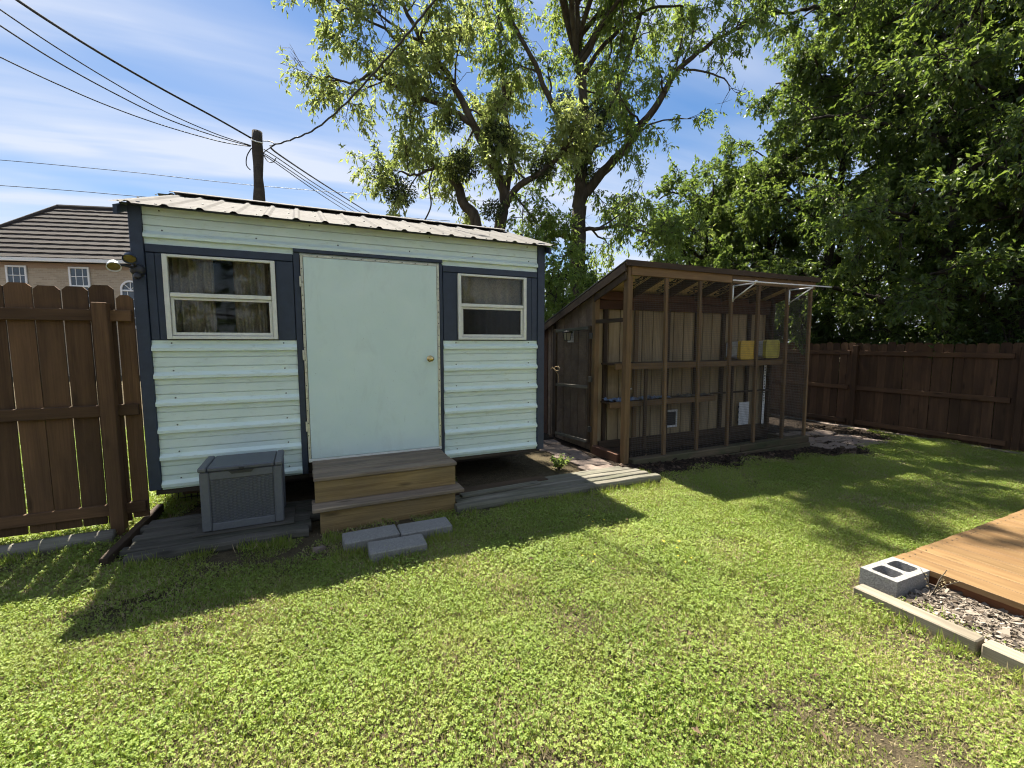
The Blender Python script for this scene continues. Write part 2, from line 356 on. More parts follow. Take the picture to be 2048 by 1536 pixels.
M_litter = leaf_mat('dead_leaf', (.09, .055, .03), (.24, .17, .11), (.08, .05, .03), (.15, .1, .06), .15, .2, .8)
def bark_mat(name, a, b):
    s = NT(name); n = s.noise(s.pos((9, 9, 2.2)), 1, 8, .65, .5); m = s.noise(s.pos(), 2, 4); c = s.mix(s.rng(n, .3, .7), a, b); c = s.mix(s.math('MULTIPLY', s.rng(m, .5, .75), .4), c, (.17, .16, .13)); s.bump(n, .9, .03); return s.fin(c, .9, spec=.15)
M_bark = bark_mat('bark', (.035, .028, .022), (.115, .095, .075)); M_bark2 = bark_mat('dark_bark', (.02, .017, .014), (.06, .05, .04))

# ================================================================== GROUND
def wob(x, y): return .008 * math.sin(2.3 * x + .7) * math.sin(1.9 * y + .2) + .005 * math.sin(5.1 * x + 3.1 * y)
def build_ground():
    xs = [-300, -80, -30, -14, -8] + list(np.linspace(-6, 10, 49)) + [13, 20, 45, 100, 300]
    ys = [-200, -50, -20, -10, -7] + list(np.linspace(-5, 4, 28)) + [7, 12, 25, 60, 140, 400]
    V = []; Fc = []
    for y in ys:
        for x in xs:
            near = -6 <= x <= 10 and -5 <= y <= 4
            V.append((x, y, gz(x) + (wob(x, y) if near else 0)))
    n = len(xs)
    for j in range(len(ys) - 1):
        for i in range(n - 1): Fc.append((j * n + i, j * n + i + 1, (j + 1) * n + i + 1, (j + 1) * n + i))
    o = obj('ground', V, Fc, M_ground, smooth=True); setprops(o, 'uneven soil and thatch of the back yard under the lawn', 'ground', kind='structure')
build_ground()
def soil_edge(x):           # front edge of the bare dark soil before the coop
    return -0.60 - .09 * math.sin(1.3 * x + .5) - .05 * math.sin(4.7 * x) - .02 * math.sin(11 * x) + (max(0, x - 5.0) * .14)
def build_soil():
    V = []; Fc = []; xs = np.linspace(1.15, 8.45, 74); m = 14
    for i, x in enumerate(xs):
        e = soil_edge(x) if x > 1.5 else soil_edge(1.5) + (1.5 - x) * 1.2
        for j in range(m):
            y = e + (3.4 - e) * (j / (m - 1)) ** 1.6
            V.append((x, y, gz(x) + (wob(x, y) if y < 4 else 0) + (.012 if 0 < j else -.012)))
    for i in range(len(xs) - 1):
        for j in range(m - 1): Fc.append((i * m + j, (i + 1) * m + j, (i + 1) * m + j + 1, i * m + j + 1))
    setprops(obj('soil_bed', V, Fc, M_soil, smooth=True), 'bare dark soil around and in front of the wooden coop', 'soil', kind='structure')
build_soil()

# ================================================================== SHED  (front in the plane y=0)
shed = thing('shed', (-1.43, 1.2, 0.2), 'white ribbed metal shed with navy trim, two windows and a galvanised roof', 'shed')
def ribbed(name, x0, x1, z0, z1, ribs, y=0.0, m=M_siding, parent=shed):
    prof = [(z0, 0.0)]; minors = []
    for r_ in ribs:
        if z0 + .03 < r_ < z1 - .03: prof += [(r_ - .024, 0.0), (r_ - .018, -.027), (r_ + .006, -.027), (r_ + .034, 0.0)]
        for q in (.076, .153):
            zz = r_ + q
            if z0 + .02 < zz < z1 - .02: prof += [(zz - .004, 0.0), (zz - .003, .010), (zz + .003, .010), (zz + .004, 0.0)]
    prof.append((z1, 0.0)); prof.sort(); V = []; Fc = []
    for x in (x0, x1):
        for z, dy in prof: V.append((x, y + dy, z))
    n = len(prof)
    for i in range(n - 1): Fc.append((i, n + i, n + i + 1, i + 1))
    k = len(V); V += [(x0, y + .012, z0), (x1, y + .012, z0), (x1, y + .012, z1), (x0, y + .012, z1)]
    Fc += [(k + 3, k + 2, k + 1, k), (0, k, k + 1, n), (n - 1, 2 * n - 1, k + 2, k + 3)]
    return obj(name, V, Fc, m, parent)
RIBS = [.346 + .2235 * i for i in range(11)]
SX0, SX1 = -3.17, 0.305
p_ll = ribbed('siding_panel', SX0, -2.125, .305, 1.53, RIBS)
p_lr = ribbed('siding_panel', -.775, SX1, .300, 1.53, RIBS)
p_up = ribbed('siding_panel', SX0, SX1, 2.285, 2.575, [2.352, 2.352 + .2235])
p_lr['label'] = 'ribbed siding panel with green mildew stains'
def screws(pts, parent, r_=.0065, d=(0, -1, 0), name='screw'):
    d = Vector(d)
    V0, F0 = lathe_data([(0, .006), (r_ * .8, .005), (r_, 0), (r_, -.004)], 7, Vector(d).to_track_quat('Z', 'Y').to_matrix().to_4x4())
    me = mesh(name, V0, F0, M_screw)
    for p in pts: link(bpy.data.objects.new(name, me), Matrix.Translation(Vector(p)), parent)
for pan, xa, xb in ((p_ll, -3.04, -2.23), (p_lr, -.64, .20)):
    screws([(x, -.002, z + .045) for z in RIBS[:6] for x in (xa, xb) if z + .045 < 1.52], pan)
screws([(x, -.002, 2.395) for x in (-3.05, -2.4, -1.75, -1.1, -.45, .2)] + [(x, -.002, 2.545) for x in (-3.06, -1.98, -.9, .18)], p_up)
# corner posts and navy trim
for x0, x1 in ((-3.255, -3.172), (.307, .392)): box('corner_post', (x0, x1), (-.022, .06), (.29 if x0 > 0 else .31, 2.60), M_navy, shed)
for x0, x1 in ((-3.168, -2.128), (-.772, .303)):
    box('navy_board', (x0, x1), (-.014, .02), (2.221, 2.283), M_navy, shed)
for x0, x1 in ((-3.168, -3.112), (-3.110, -3.062), (-2.268, -2.128), (-.772, -.622), (.162, .232), (.234, .303)):
    box('navy_panel', (x0, x1), (-.008, .02), (1.533, 2.218), M_navy, shed)
box('door_trim', (-2.124, -2.074), (-.016, .02), (.305, 2.30), M_navy, shed); box('door_trim', (-.812, -.778), (-.016, .02), (.305, 2.30), M_navy, shed)
box('door_trim', (-2.124, -.778), (-.026, .02), (2.302, 2.340), M_navy, shed)
# the hidden shell: side walls, back wall, floor, ceiling
for x in (-3.235, .372): ribbed_side = box('side_wall', (x - .012, x + .012), (.062, 2.44), (.30, 2.55), M_siding, shed)
box('back_wall', (-3.22, .36), (2.44, 2.47), (.30, 2.55), M_siding, shed)
prism('gable', [(0, 2.55), (2.44, 2.55), (1.25, 2.97)], 'x', -3.245, -3.225, M_siding, shed); prism('gable', [(0, 2.55), (2.44, 2.55), (1.25, 2.97)], 'x', .362, .382, M_siding, shed)
box('floor', (-3.22, .36), (.015, 2.43), (.26, .30), M_floor, shed)
for y in (.55, 1.3, 2.3): box('skid', (-3.15, .30), (y - .05, y + .05), (.10, .258), M_floor, shed)
box('ceiling', (-3.21, .35), (.03, 2.42), (2.50, 2.52), M_floor, shed)
for x0, x1 in ((-3.17, -3.062), (-2.268, -2.07), (-.82, -.622), (.162, .31)): box('inner_wall', (x0, x1), (.03, .05), (.31, 2.49), M_floor, shed)
box('inner_wall', (-3.062, -2.268), (.03, .05), (.31, 1.54), M_floor, shed); box('inner_wall', (-3.062, -2.268), (.03, .05), (2.21, 2.49), M_floor, shed)
box('inner_wall', (-.622, .162), (.03, .05), (.31, 1.54), M_floor, shed); box('inner_wall', (-.622, .162), (.03, .05), (2.21, 2.49), M_floor, shed); box('inner_wall', (-2.07, -.82), (.03, .05), (.31, 2.49), M_floor, shed)
# door
door = box('door', (-2.045, -.848), (-.042, .01), (.447, 2.262), M_doorp, shed, .003)
box('door_edge_strip', (-2.070, -2.048), (-.034, .015), (.44, 2.285), M_strip, door, .002); box('door_edge_strip', (-.845, -.818), (-.034, .015), (.44, 2.285), M_strip, door, .002)
box('door_edge_strip', (-2.047, -.846), (-.036, .015), (2.265, 2.287), M_strip, door, .002); box('door_sill', (-2.07, -.82), (-.05, .012), (.418, .444), M_alu, door, .003)
screws([(-2.061, -.035, .55 + .115 * i) for i in range(15)] + [(-.83, -.035, .55 + .115 * i) for i in range(15)] + [(-1.93 + .125 * i, -.037, 2.277) for i in range(9)], door, .0055)
kn = lathe('knob', [(0, .062), (.020, .060), (.028, .048), (.026, .036), (.013, .026), (.011, .008), (.030, .006), (.033, .001), (.033, -.004)], M_brass, door, aim((-.925, -.043, 1.35), (0, -1, 0)), 20)
for z in (.75, 1.4, 2.05): box('hinge', (-2.082, -2.066), (-.044, -.018), (z - .045, z + .045), M_strip, door, .002)
# windows
def window(x0, x1, z0, z1, screen):
    w = thing_part('window', shed, ((x0 + x1) / 2, 0, z0))
    f = .034
    fr = box('frame', (x0, x0 + f), (-.036, .02), (z0, z1), M_alu, w, .003); box('frame', (x1 - f, x1), (-.036, .02), (z0, z1), M_alu, w, .003)
    box('frame', (x0 + f, x1 - f), (-.034, .02), (z1 - .022, z1), M_alu, w, .003); box('frame', (x0 + f, x1 - f), (-.034, .02), (z0, z0 + .026), M_alu, w, .003)
    zm = (z0 + z1) / 2 + .02; a, b = x0 + f + .002, x1 - f - .002
    box('meeting_rail', (a, b), (-.030, .012), (zm - .018, zm + .016), M_alu, w, .003)
    s = .022                                               # lower sash, set further in
    box('sash', (a, a + s), (-.016, .016), (z0 + .030, zm - .020), M_alu, w, .002); box('sash', (b - s, b), (-.016, .016), (z0 + .030, zm - .020), M_alu, w, .002)
    box('sash', (a + s, b - s), (-.014, .016), (z0 + .030, z0 + .055), M_alu, w, .002); box('sash', (a + s, b - s), (-.014, .016), (zm - .040, zm - .020), M_alu, w, .002)
    box('pane', (a, b), (-.006, -.002), (zm + .017, z1 - .023), M_glass, w, .0005)
    box('pane', (a + s, b - s), (.002, .006), (z0 + .056, zm - .041), M_scr if screen else M_glass, w, .0005)
def thing_part(name, parent, loc):
    o = bpy.data.objects.new(name, None); o.empty_display_size = .05; return link(o, Matrix.Translation(Vector(loc)), parent)
window(-3.06, -2.27, 1.540, 2.212, False); window(-.62, .16, 1.540, 2.212, True)
# roof: sheets with trapezoid ribs, front and back slopes
RZ, RY, EZ, EY = 3.005, 1.25, 2.555, -.125
def roof_sheet(x0, x1, front, skew=0.):
    prof = []; x = x0
    while x < x1 - .01:
        prof += [(x, 0), (x + .085, 0), (x + .105, .015), (x + .127, .015), (x + .147, 0), (x + .18, 0)]; x += .229
    prof.append((x1, 0)); V = []; Fc = []
    for t in np.linspace(0, 1, 5):
        y, z = (EY + (RY - EY) * t, EZ + (RZ - EZ) * t) if front else (2 * RY - EY - (RY - EY) * t, EZ + (RZ - EZ) * t)
        for px_, h in prof: V.append((px_ + (skew * t * max(0, 1 - (px_ - x0) / .6) if skew else 0), y, z + h))
    n = len(prof)
    for j in range(4):
        for i in range(n - 1):
            q = (j * n + i, j * n + i + 1, (j + 1) * n + i + 1, (j + 1) * n + i); Fc.append(q if front else q[::-1])
    return obj('roof_sheet', V, Fc, M_roof, roof)
roof = thing_part('roof', shed, (-1.45, 0, 2.55))
X = [-3.345 + .916 * i for i in range(5)]; X[4] = .43
sl_ = (RZ - EZ) / (RY - EY)
for i in range(4):
    a = roof_sheet(X[i], X[i + 1] + .002, True, .13 if i == 0 else 0); b = roof_sheet(X[i], X[i + 1] + .002, False)
    nrm = (0, -sl_, 1); pts = []
    for t in (.05, .40, .80):
        for k in range(4):
            xx = X[i] + .05 + .229 * k
            if xx < .4: pts.append((xx, EY + (RY - EY) * t, EZ + (RZ - EZ) * t + .001)); 
    screws(pts, roof, .008, nrm)
prism('ridge_cap', [(RY - .17, RZ - .055 + .040), (RY, RZ + .040), (RY + .17, RZ - .055 + .040), (RY + .17, RZ - .055 + .034), (RY, RZ + .034), (RY - .17, RZ - .055 + .034)], 'x', -3.21, .43, M_roof, roof)
prism('rake_board', [(-.11, 2.47), (1.25, 2.93), (1.25, 2.975), (-.11, 2.535)], 'x', -3.315, -3.29, M_navy, roof); prism('rake_board', [(-.11, 2.47), (1.25, 2.93), (1.25, 2.975), (-.11, 2.535)], 'x', .40, .422, M_navy, roof)
box('eave_board', (-3.29, .40), (-.06, -.026), (2.560, 2.572), M_navy, roof)
# curtains inside the windows
def curtain(x0, x1, seed, label):
    V = []; Fc = []; n = 90; rr = random.Random(seed); ph = rr.random() * 6
    for z in (1.42, 2.28):
        for i in range(n + 1):
            t = i / n; V.append((x0 + (x1 - x0) * t, .115 + .022 * math.sin(t * 42 + ph + (z - 1.4) * .5) + .013 * math.sin(t * 23 + 2 * ph), z))
    for i in range(n): Fc.append((i, i + 1, n + 2 + i, n + 1 + i))
    o = obj('curtain', V, Fc, M_curt, smooth=True); setprops(o, label, 'curtain', 'curtains inside the shed windows')
curtain(-3.10, -2.74, 3, 'tan curtain gathered to one side behind the window nearer the wall lamp'); curtain(-2.60, -2.24, 4, 'tan curtain hanging behind the lamp-side window, next to the door')
curtain(-.66, .19, 5, 'pleated tan curtain drawn across the window nearer the coop')
# added bench and carton, hinting at objects and reflections in the left window
t_ = thing('work_bench', (-2.7, .32, .30), 'narrow added bench just inside the shed window on the fence side', 'bench')
box('bench_top', (-3.15, -2.2), (.16, .55), (1.555, 1.58), M_tread, t_)
for x in (-3.1, -2.25): box('leg', (x - .03, x + .03), (.2, .26), (.302, 1.553), M_floor, t_)
t_ = thing('carton', (-2.45, .27, 1.581), 'small white carton added inside the shed window to hint at objects and reflections', 'box'); box('carton_body', (-2.50, -2.40), (.22, .31), (1.582, 1.70), M_whp, t_); box('carton_flap', (-2.487, -2.42), (.235, .30), (1.702, 1.735), M_whp, t_)

# ---------------- twin floodlight on the left post
fl = thing('floodlight', (-3.215, -.024, 2.03), 'twin-head security floodlight on the navy corner post', 'lamp')
lathe('mount', [(0, .05), (.03, .048), (.045, .03), (.05, 0), (.05, -.001)], M_plastd, fl, aim((-3.215, -.023, 2.07), (0, -1, 0)))
lathe('sensor', [(0, .03), (.02, .02), (.026, 0), (.022, -.03), (0, -.03)], M_plastd, fl, aim((-3.205, -.085, 2.02), (.2, -1, -.5)))
for (cx, cz, dx), mm, nm in (((-3.235, 2.155, .12), M_navy, 'lamp_head'), ((-3.335, 2.09, .25), M_whp, 'lamp_head')):
    tube('arm', [(-3.215, -.06, 2.085), ((cx - 3.215) / 2, -.085, (cz + 2.10) / 2), (cx, -.10, cz + .01)], .010, M_plastd, fl)
    Mh = aim((cx, -.115, cz), (dx, -.75, -.85)); hd = lathe(nm, [(0, -.04), (.02, -.038), (.034, -.016), (.044, .016), (.046, .024), (.042, .024), (.038, .014)], mm, fl, Mh, 20)
    lathe('lens', [(.039, .015), (.022, .021), (0, .022)], M_lens, hd, Mh, 20)

# ---------------- wooden steps
st = thing('wooden_steps', (-1.45, -.4, 0), 'two wide treated-pine steps leading up to the shed door', 'steps')
for i in range(4):
    y = -.03 - .148 * i; box('tread', (-2.045 + .004 * (i % 2), -.838 - .005 * (i % 3)), (y - .137, y), (.390, .428 - .002 * (i % 2)), M_tread, st, .012)
box('riser', (-2.035, -.850), (-.598, -.562), (.212, .388), M_pine, st)
for y, yb in ((-.745, -.612), (-.602, -.50)): box('tread', (-2.060, -.812), (y, yb), (.178, .214), M_tread, st, .012)
box('riser', (-2.005, -.888), (-.712, -.676), (-.01, .176), M_pine, st)
box('base_board', (-2.0, -.89), (-.722, -.66), (-.05, -.012), M_deckd, st)
for x in (-1.98, -.93):
    box('stringer', (x, x + .038), (-.56, -.03), (-.03, .388), M_pine, st); box('stringer', (x + .001, x + .037), (-.674, -.562), (-.03, .176), M_pine, st)
# ---------------- concrete cap blocks in front of the steps
def cap(loc, rz, label):
    o = link(bpy.data.objects.new('concrete_block', boxmesh('concrete_block', .395, .195, .095, M_conc, .008)), Matrix.Translation(Vector(loc)) @ Matrix.Rotation(rz, 4, 'Z'))
    setprops(o, label, 'block', 'solid concrete blocks laid before the steps')
cap((-1.665, -1.075, .040), R(1.5), 'solid concrete block at the step foot, on the storage box side'); cap((-1.262, -1.10, .043), R(-1), 'solid concrete block at the step foot, on the timber walkway side')
cap((-1.515, -1.315, .036), R(-2), 'solid concrete block lying alone in front of the other two')

# ---------------- storage box
sb = thing('storage_box', (-2.54, -.34, .085), 'grey woven-look resin storage box with a lid beside the steps', 'storage box')
bx0, bx1, by0, by1, bz0, bz1 = -2.815, -2.265, -.545, -.155, .088, .545
box('back_panel', (bx0 + .064, bx1 - .064), (by0 + .0165, by0 + .0178), (bz0 + .058, bz1 - .062), M_lidp, sb, .0004)
box('body', (bx0 + .02, bx1 - .02), (by0 + .018, by1 - .01), (bz0, bz1), M_plast, sb, .006)
for x in (bx0, bx1 - .062): 
    box('corner_post', (x, x + .062), (by0, by0 + .055), (bz0, bz1), M_plast, sb, .008); box('corner_post', (x, x + .062), (by1 - .055, by1), (bz0, bz1), M_plast, sb, .008)
box('front_rail', (bx0 + .064, bx1 - .064), (by0 + .004, by0 + .03), (bz1 - .062, bz1 - .001), M_plast, sb); box('front_rail', (bx0 + .064, bx1 - .064), (by0 + .004, by0 + .03), (bz0, bz0 + .058), M_plast, sb)
def weave(x0, x1, z0, z1, y, axis):
    V = []; Fc = []; nx, nz = 15, 30; sx, sz = (x1 - x0) / nx, (z1 - z0) / nz
    for i in range(nx):
        for j in range(nz):
            if (j % 2) == (i % 2): continue
            cx, cz = x0 + sx * (i + .5), z0 + sz * (j + .5); k = len(V)
            for a, h in ((-.95, 0), (-.45, .011), (.45, .011), (.95, 0)):
                for b in (-.72, .72):
                    p = (cx + a * sx * .5 * 1.05, y - h, cz + b * sz * .5) if axis == 'y' else (y + h, cx + a * sx * .525, cz + b * sz * .5); V.append(p)
            for q in range(3): Fc.append((k + 2 * q, k + 2 * q + 2, k + 2 * q + 3, k + 2 * q + 1))
    o = obj('woven_panel', V, Fc, M_plast, sb, smooth=True); o['kind'] = 'stuff'
weave(bx0 + .066, bx1 - .066, bz0 + .060, bz1 - .064, by0 + .0165, 'y')
lid = box('lid', (bx0 + .052, bx1 - .052), (by0 - .008, by1 + .005), (bz1 + .003, bz1 + .036), M_lidp, sb, .008)
for x in (bx0 - .006, bx1 - .048): box('lid_band', (x, x + .054), (by0 - .010, by1 + .006), (bz1 + .002, bz1 + .040), M_plast, lid, .01)
prism('handle', [(-2.625, bz1 - .004), (-2.455, bz1 - .004), (-2.475, bz1 - .026), (-2.605, bz1 - .026)], 'y', by0 - .004, by0 + .02, M_plastd, sb)
box('latch', (-2.555, -2.52), (by0 - .016, by0 - .006), (bz1 + .006, bz1 + .022), M_plastd, lid, .003)
o = board('base_plank', (-2.87, -.36, .078), (-2.19, -.37, .078), .44, .014, M_walk_shade); setprops(o, 'thin weathered board under the grey storage box', 'board')

# ---------------- timber walkways before the shed (round-edged landscape timbers)
def timber_mesh(L, m, w=.098, h=.080):
    key = ('timber', round(L, 2), m.name)
    if key in _bc: return _bc[key]
    V = []; Fc = []; prof = [(-w / 2, .2 * h), (-w / 2 + .008, h * .42), (-w * .36, h * .5), (w * .36, h * .5), (w / 2 - .008, h * .42), (w / 2, .2 * h), (w / 2, -.2 * h), (w * .36, -h * .5), (-w * .36, -h * .5), (-w / 2, -.2 * h)]
    n = len(prof); rr = random.Random(int(L * 100)); K = 9
    for k in range(K):
        x = -L / 2 + L * k / (K - 1); dy, dz = rr.uniform(-.004, .004), rr.uniform(-.004, .004)
        for a, b in prof: V.append((x, a + dy, b + dz))
    for k in range(K - 1):
        for i in range(n): Fc.append((k * n + i, k * n + (i + 1) % n, (k + 1) * n + (i + 1) % n, (k + 1) * n + i))
    Fc += [tuple(range(n)), tuple((K - 1) * n + i for i in range(n - 1, -1, -1))]
    _bc[key] = mesh('timber', V, Fc, m); return _bc[key]
def timber(parent, x0, x1, y, z, m=None, rz=0.0):
    return link(bpy.data.objects.new('timber', timber_mesh(x1 - x0, m or M_walk)), Matrix.Translation(Vector(((x0 + x1) / 2, y, z))) @ Matrix.Rotation(rz, 4, 'Z'), parent)
wk = thing('timber_walkway', (.25, -.58, 0), 'walkway of weathered timbers in front of the shed reaching to the coop', 'walkway')
for i, y in enumerate((-.770, -.664, -.560, -.456, -.354)): timber(wk, -.90 + [.0, .03, -.02, .16, .55][i], 1.40 + [.0, -.05, -.08, -.13, -.16][i], y, .040 - (.015 if i > 3 else 0), rz=R([-.6, .3, .2, -.4, .8][i]))
o = board('loose_plank', (-.80, -.60, .094), (.05, -.545, .090), .09, .022, M_walk); setprops(o, 'short loose plank lying on the walkway timbers beside the steps', 'plank')
o = board('loose_plank', (-.86, -.44, .080), (.20, -.40, .078), .14, .02, M_coopd); setprops(o, 'wide brown plank laid along the walkway next to the steps', 'plank')
o = box('concrete_block', (1.18, 1.36), (-.74, -.64), (-.06, -.002), M_conc); setprops(o, 'small block propping the coop end of the timber walkway', 'block')
wl = thing('timber_walkway', (-2.6, -.4, 0), 'shaded walkway of grey timbers under the storage box', 'walkway')
for i, y in enumerate((-.695, -.588, -.484, -.380, -.276, -.172, -.068)): timber(wl, -3.25 + [.02, -.03, .0, -.02, .01, -.03, 0][i], [-2.09, -2.07, -2.08, -1.0, -1.03, -1.0, -1.0][i], y, .030, M_walk_shade, rz=R([.5, -.3, .2, 0, .3, -.2, .1][i]))

# ================================================================== LEFT FENCE
def picket_mesh(w, h, t, m, ear=.028):
    key = ('picket', round(w, 3), round(h, 3), m.name)
    if key in _bc: return _bc[key]
    poly = [(-h / 2, -w / 2), (h / 2 - ear, -w / 2), (h / 2, -w / 2 + ear), (h / 2, w / 2 - ear), (h / 2 - ear, w / 2), (-h / 2, w / 2)]   # length along local X so the grain follows it
    V = [(a, b, c) for c in (-t / 2, t / 2) for a, b in poly]; n = 6
    Fc = [tuple(range(n - 1, -1, -1)), tuple(range(n, 2 * n))] + [(i, (i + 1) % n, (i + 1) % n + n, i + n) for i in range(n)]
    _bc[key] = mesh('picket', V, Fc, m); return _bc[key]
def picket(parent, c, h, w, m, facing_y=True, tilt=0., t=.016):
    X_ = Vector((math.sin(tilt), 0, math.cos(tilt))) if facing_y else Vector((0, math.sin(tilt), math.cos(tilt)))
    N_ = Vector((0, 1, 0)) if facing_y else Vector((1, 0, 0))
    N_ = (N_ + Vector((random.uniform(-.03, .03), random.uniform(-.03, .03), 0))).normalized(); Y_ = N_.cross(X_).normalized(); N_ = X_.cross(Y_); M = Matrix((X_, Y_, N_)).transposed().to_4x4(); M.translation = Vector(c)
    return link(bpy.data.objects.new('picket', picket_mesh(w, h, t, m)), M, parent)
lf = thing('picket_fence', (-4.6, .0, 0), 'dark stained dog-ear picket fence joining the shed corner, backlit through its gaps', 'fence')
x = -3.385; k = 0
gaps = [.007, .010, .006, .011, .008, .007]
picket(lf, (-3.322, .012, .99), 1.78, .104, M_fence)
while x > -6.4:
    w = .147; h = 1.86 + random.uniform(-.012, .012)
    picket(lf, (x - w / 2, .012, .08 + h / 2), h, w, M_fence, True, random.uniform(-.004, .004)); x -= w + gaps[k % 6]; k += 1
for z in (1.72, .985, .195): box('rail', (-6.4, -3.49), (-.034, .003), (z - .044, z + .044), M_fence, lf); box('rail', (-3.41, -3.28), (-.034, .003), (z - .044, z + .044), M_fence, lf)
for x in (-3.45, -5.88): box('post', (x - .045, x + .045), (-.094, -.006), (-.05, 1.815), M_fence, lf, .006)
for i in range(40):
    pass
V, Fc = tube_data([(-6.2, -.27, .035), (-5.2, -.265, .04), (-4.3, -.245, .035), (-3.72, -.215, .04), (-3.44, -.20, .038)], [.062, .064, .060, .062, .058], 12)
o = obj('log_edging', V, Fc, M_grey, smooth=True); setprops(o, 'grey round log lying along the foot of the picket fence', 'log')
o = board('edging_board', (-3.27, .30, .05), (-3.34, -.72, .03), .05, .10, M_coopd); setprops(o, 'narrow board edging the end of the shaded timber walkway', 'board')
wf = thing('wire_panel', (-3.2, .55, 0), 'small black wire garden panel glimpsed under the shed corner', 'wire panel')
for i in range(7):
    tube('wire', [(-3.30 + .05 * i, .58, .0), (-3.30 + .05 * i, .60, .30)], .004, M_blk, wf, 5)
for z in (.05, .14, .23): tube('wire', [(-3.32, .58, z), (-2.98, .59, z)], .004, M_blk, wf, 5)

# ================================================================== RIGHT FENCE  (x = 8.5, runs along y)
rf = thing('picket_fence', (8.5, 0, -.3), 'long brown picket fence in tree shade beyond the lawn and coop', 'fence')
y = 6.6
while y > -4.6:
    h = 1.80 + random.uniform(-.025, .02); g = random.choice([.002, .003, .003, .004, .004, .012])
    picket(rf, (8.512, y - .07, -.31 + h / 2), h, .140, M_fence2, False, random.uniform(-.005, .005)); y -= .140 + g
for z in (1.285, .55, -.175):
    for k in range(5): box('rail', (8.462, 8.502), (6.00 - 2.44 * (k + 1) + .05, 6.00 - 2.44 * k - .05), (z - .044, z + .044), M_fence2, rf)
for k in range(5): box('post', (8.405, 8.495), (5.925 - 2.44 * k - .045, 5.925 - 2.44 * k + .045), (-.45, 1.44), M_fence2, rf, .006)
for k in range(5): box('kick_board', (8.470, 8.503), (6.00 - 2.44 * (k + 1) + .05, 6.00 - 2.44 * k - .05), (-.40, -.285), M_grey, rf)

# ================================================================== COOP
coop = thing('animal_coop', (3.35, 1.2, -.15), 'open-fronted wooden coop with a lean-to roof, wire mesh and plywood back wall', 'coop')
CX0, CX1 = 1.55, 5.12
def rz(y): return 2.452 - .334 * y                        # underside of the roof sheathing
# base courses and sills
box('base_timber', (1.50, 3.4), (-.085, .005), (-.19, -.075), M_sill, coop, .01); box('base_timber', (3.405, 5.22), (-.085, .005), (-.20, -.08), M_sill, coop, .01)
box('sill', (1.665, 3.62), (-.075, .055), (-.072, .022), M_sill, coop, .008); box('sill', (3.625, 5.20), (-.07, .055), (-.078, .024), M_sill, coop, .008)
box('threshold', (1.50, 1.585), (.06, .61), (-.10, .085), M_redw, coop, .006)
# front frame
box('corner_post', (1.532, 1.586), (-.04, .04), (-.07, 2.43), M_coop, coop, .005); box('corner_stud', (1.588, 1.622), (-.03, .05), (-.07, 2.32), M_coop, coop, .005)
box('front_beam', (1.588, 3.325), (-.048, -.008), (2.328, 2.438), M_coop, coop, .004); box('front_beam', (3.332, 5.16), (-.048, -.008), (2.322, 2.432), M_coop, coop, .004)
STX = (2.175, 2.765, 3.36, 3.915, 4.56, 5.105)
for i, x in enumerate(STX): board('stud', (x + .03, -.018, .024), (x - .012, -.018, 2.325), .046, .042, M_coop, coop, (0, 1, 0))
# side door frame and header
box('hinge_post', (1.525, 1.60), (.615, .685), (-.10, 2.19), M_coop, coop, .005); box('side_header', (1.53, 1.57), (.047, .613), (1.765, 1.815), M_coopd, coop); 
# back wall of the run: grooved siding boards
x = CX0 + .05; i = 0
while x < CX1 - .02:
    w = min(.2, CX1 - x); box('siding_board', (x, x + w - .013), (.670 + .002 * (i % 2), .684), (-.06, 2.20), M_t111, coop, .003); x += w; i += 1
box('wall_backing', (CX0 + .05, CX1), (.686, .70), (-.1, 2.20), M_coopd, coop)
box('wall_top_plate', (CX0 + .052, CX1), (.60, .655), (2.09, 2.20), M_redw, coop); box('wall_top_plate', (CX0 + .054, CX1), (.615, .655), (1.965, 2.085), M_redw, coop)
for x in (1.72, 2.26, 2.86, 3.44, 4.02, 4.62, 5.07): box('wall_stud', (x - .03, x + .03), (.628, .667), (.10, 1.963), M_coopd if x != 2.26 else M_coop, coop)
for z0, z1 in ((-.10, .02), (.025, .13)): box('base_board', (CX0 + .06, CX1), (.56 if z0 < 0 else .60, .626), (z0, z1), M_coopd, coop)
# side siding, cut to the roof slope
def slant(name, y0, y1, x0, x1, zb, m): return prism(name, [(y0, zb), (y1, zb), (y1, rz(y1) - .02), (y0, rz(y0) - .02)], 'x', x0, x1, m, coop)
y = .69; i = 0
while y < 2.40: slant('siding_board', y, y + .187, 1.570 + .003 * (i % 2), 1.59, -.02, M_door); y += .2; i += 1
slant('side_backing', .69, 2.40, 1.592, 1.598, -.02, M_coopd)
y = .70
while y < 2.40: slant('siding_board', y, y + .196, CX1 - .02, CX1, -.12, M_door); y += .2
slant('corner_board', 2.395, 2.44, 1.555, 1.60, -.05, M_coopd); slant('trim_board', 1.74, 1.80, 1.553, 1.571, -.02, M_coopd); slant('trim_board', 1.98, 2.10, 1.558, 1.571, -.02, M_redw)
box('rear_wall', (1.6, CX1 - .025), (2.40, 2.42), (-.15, 1.62), M_door, coop)
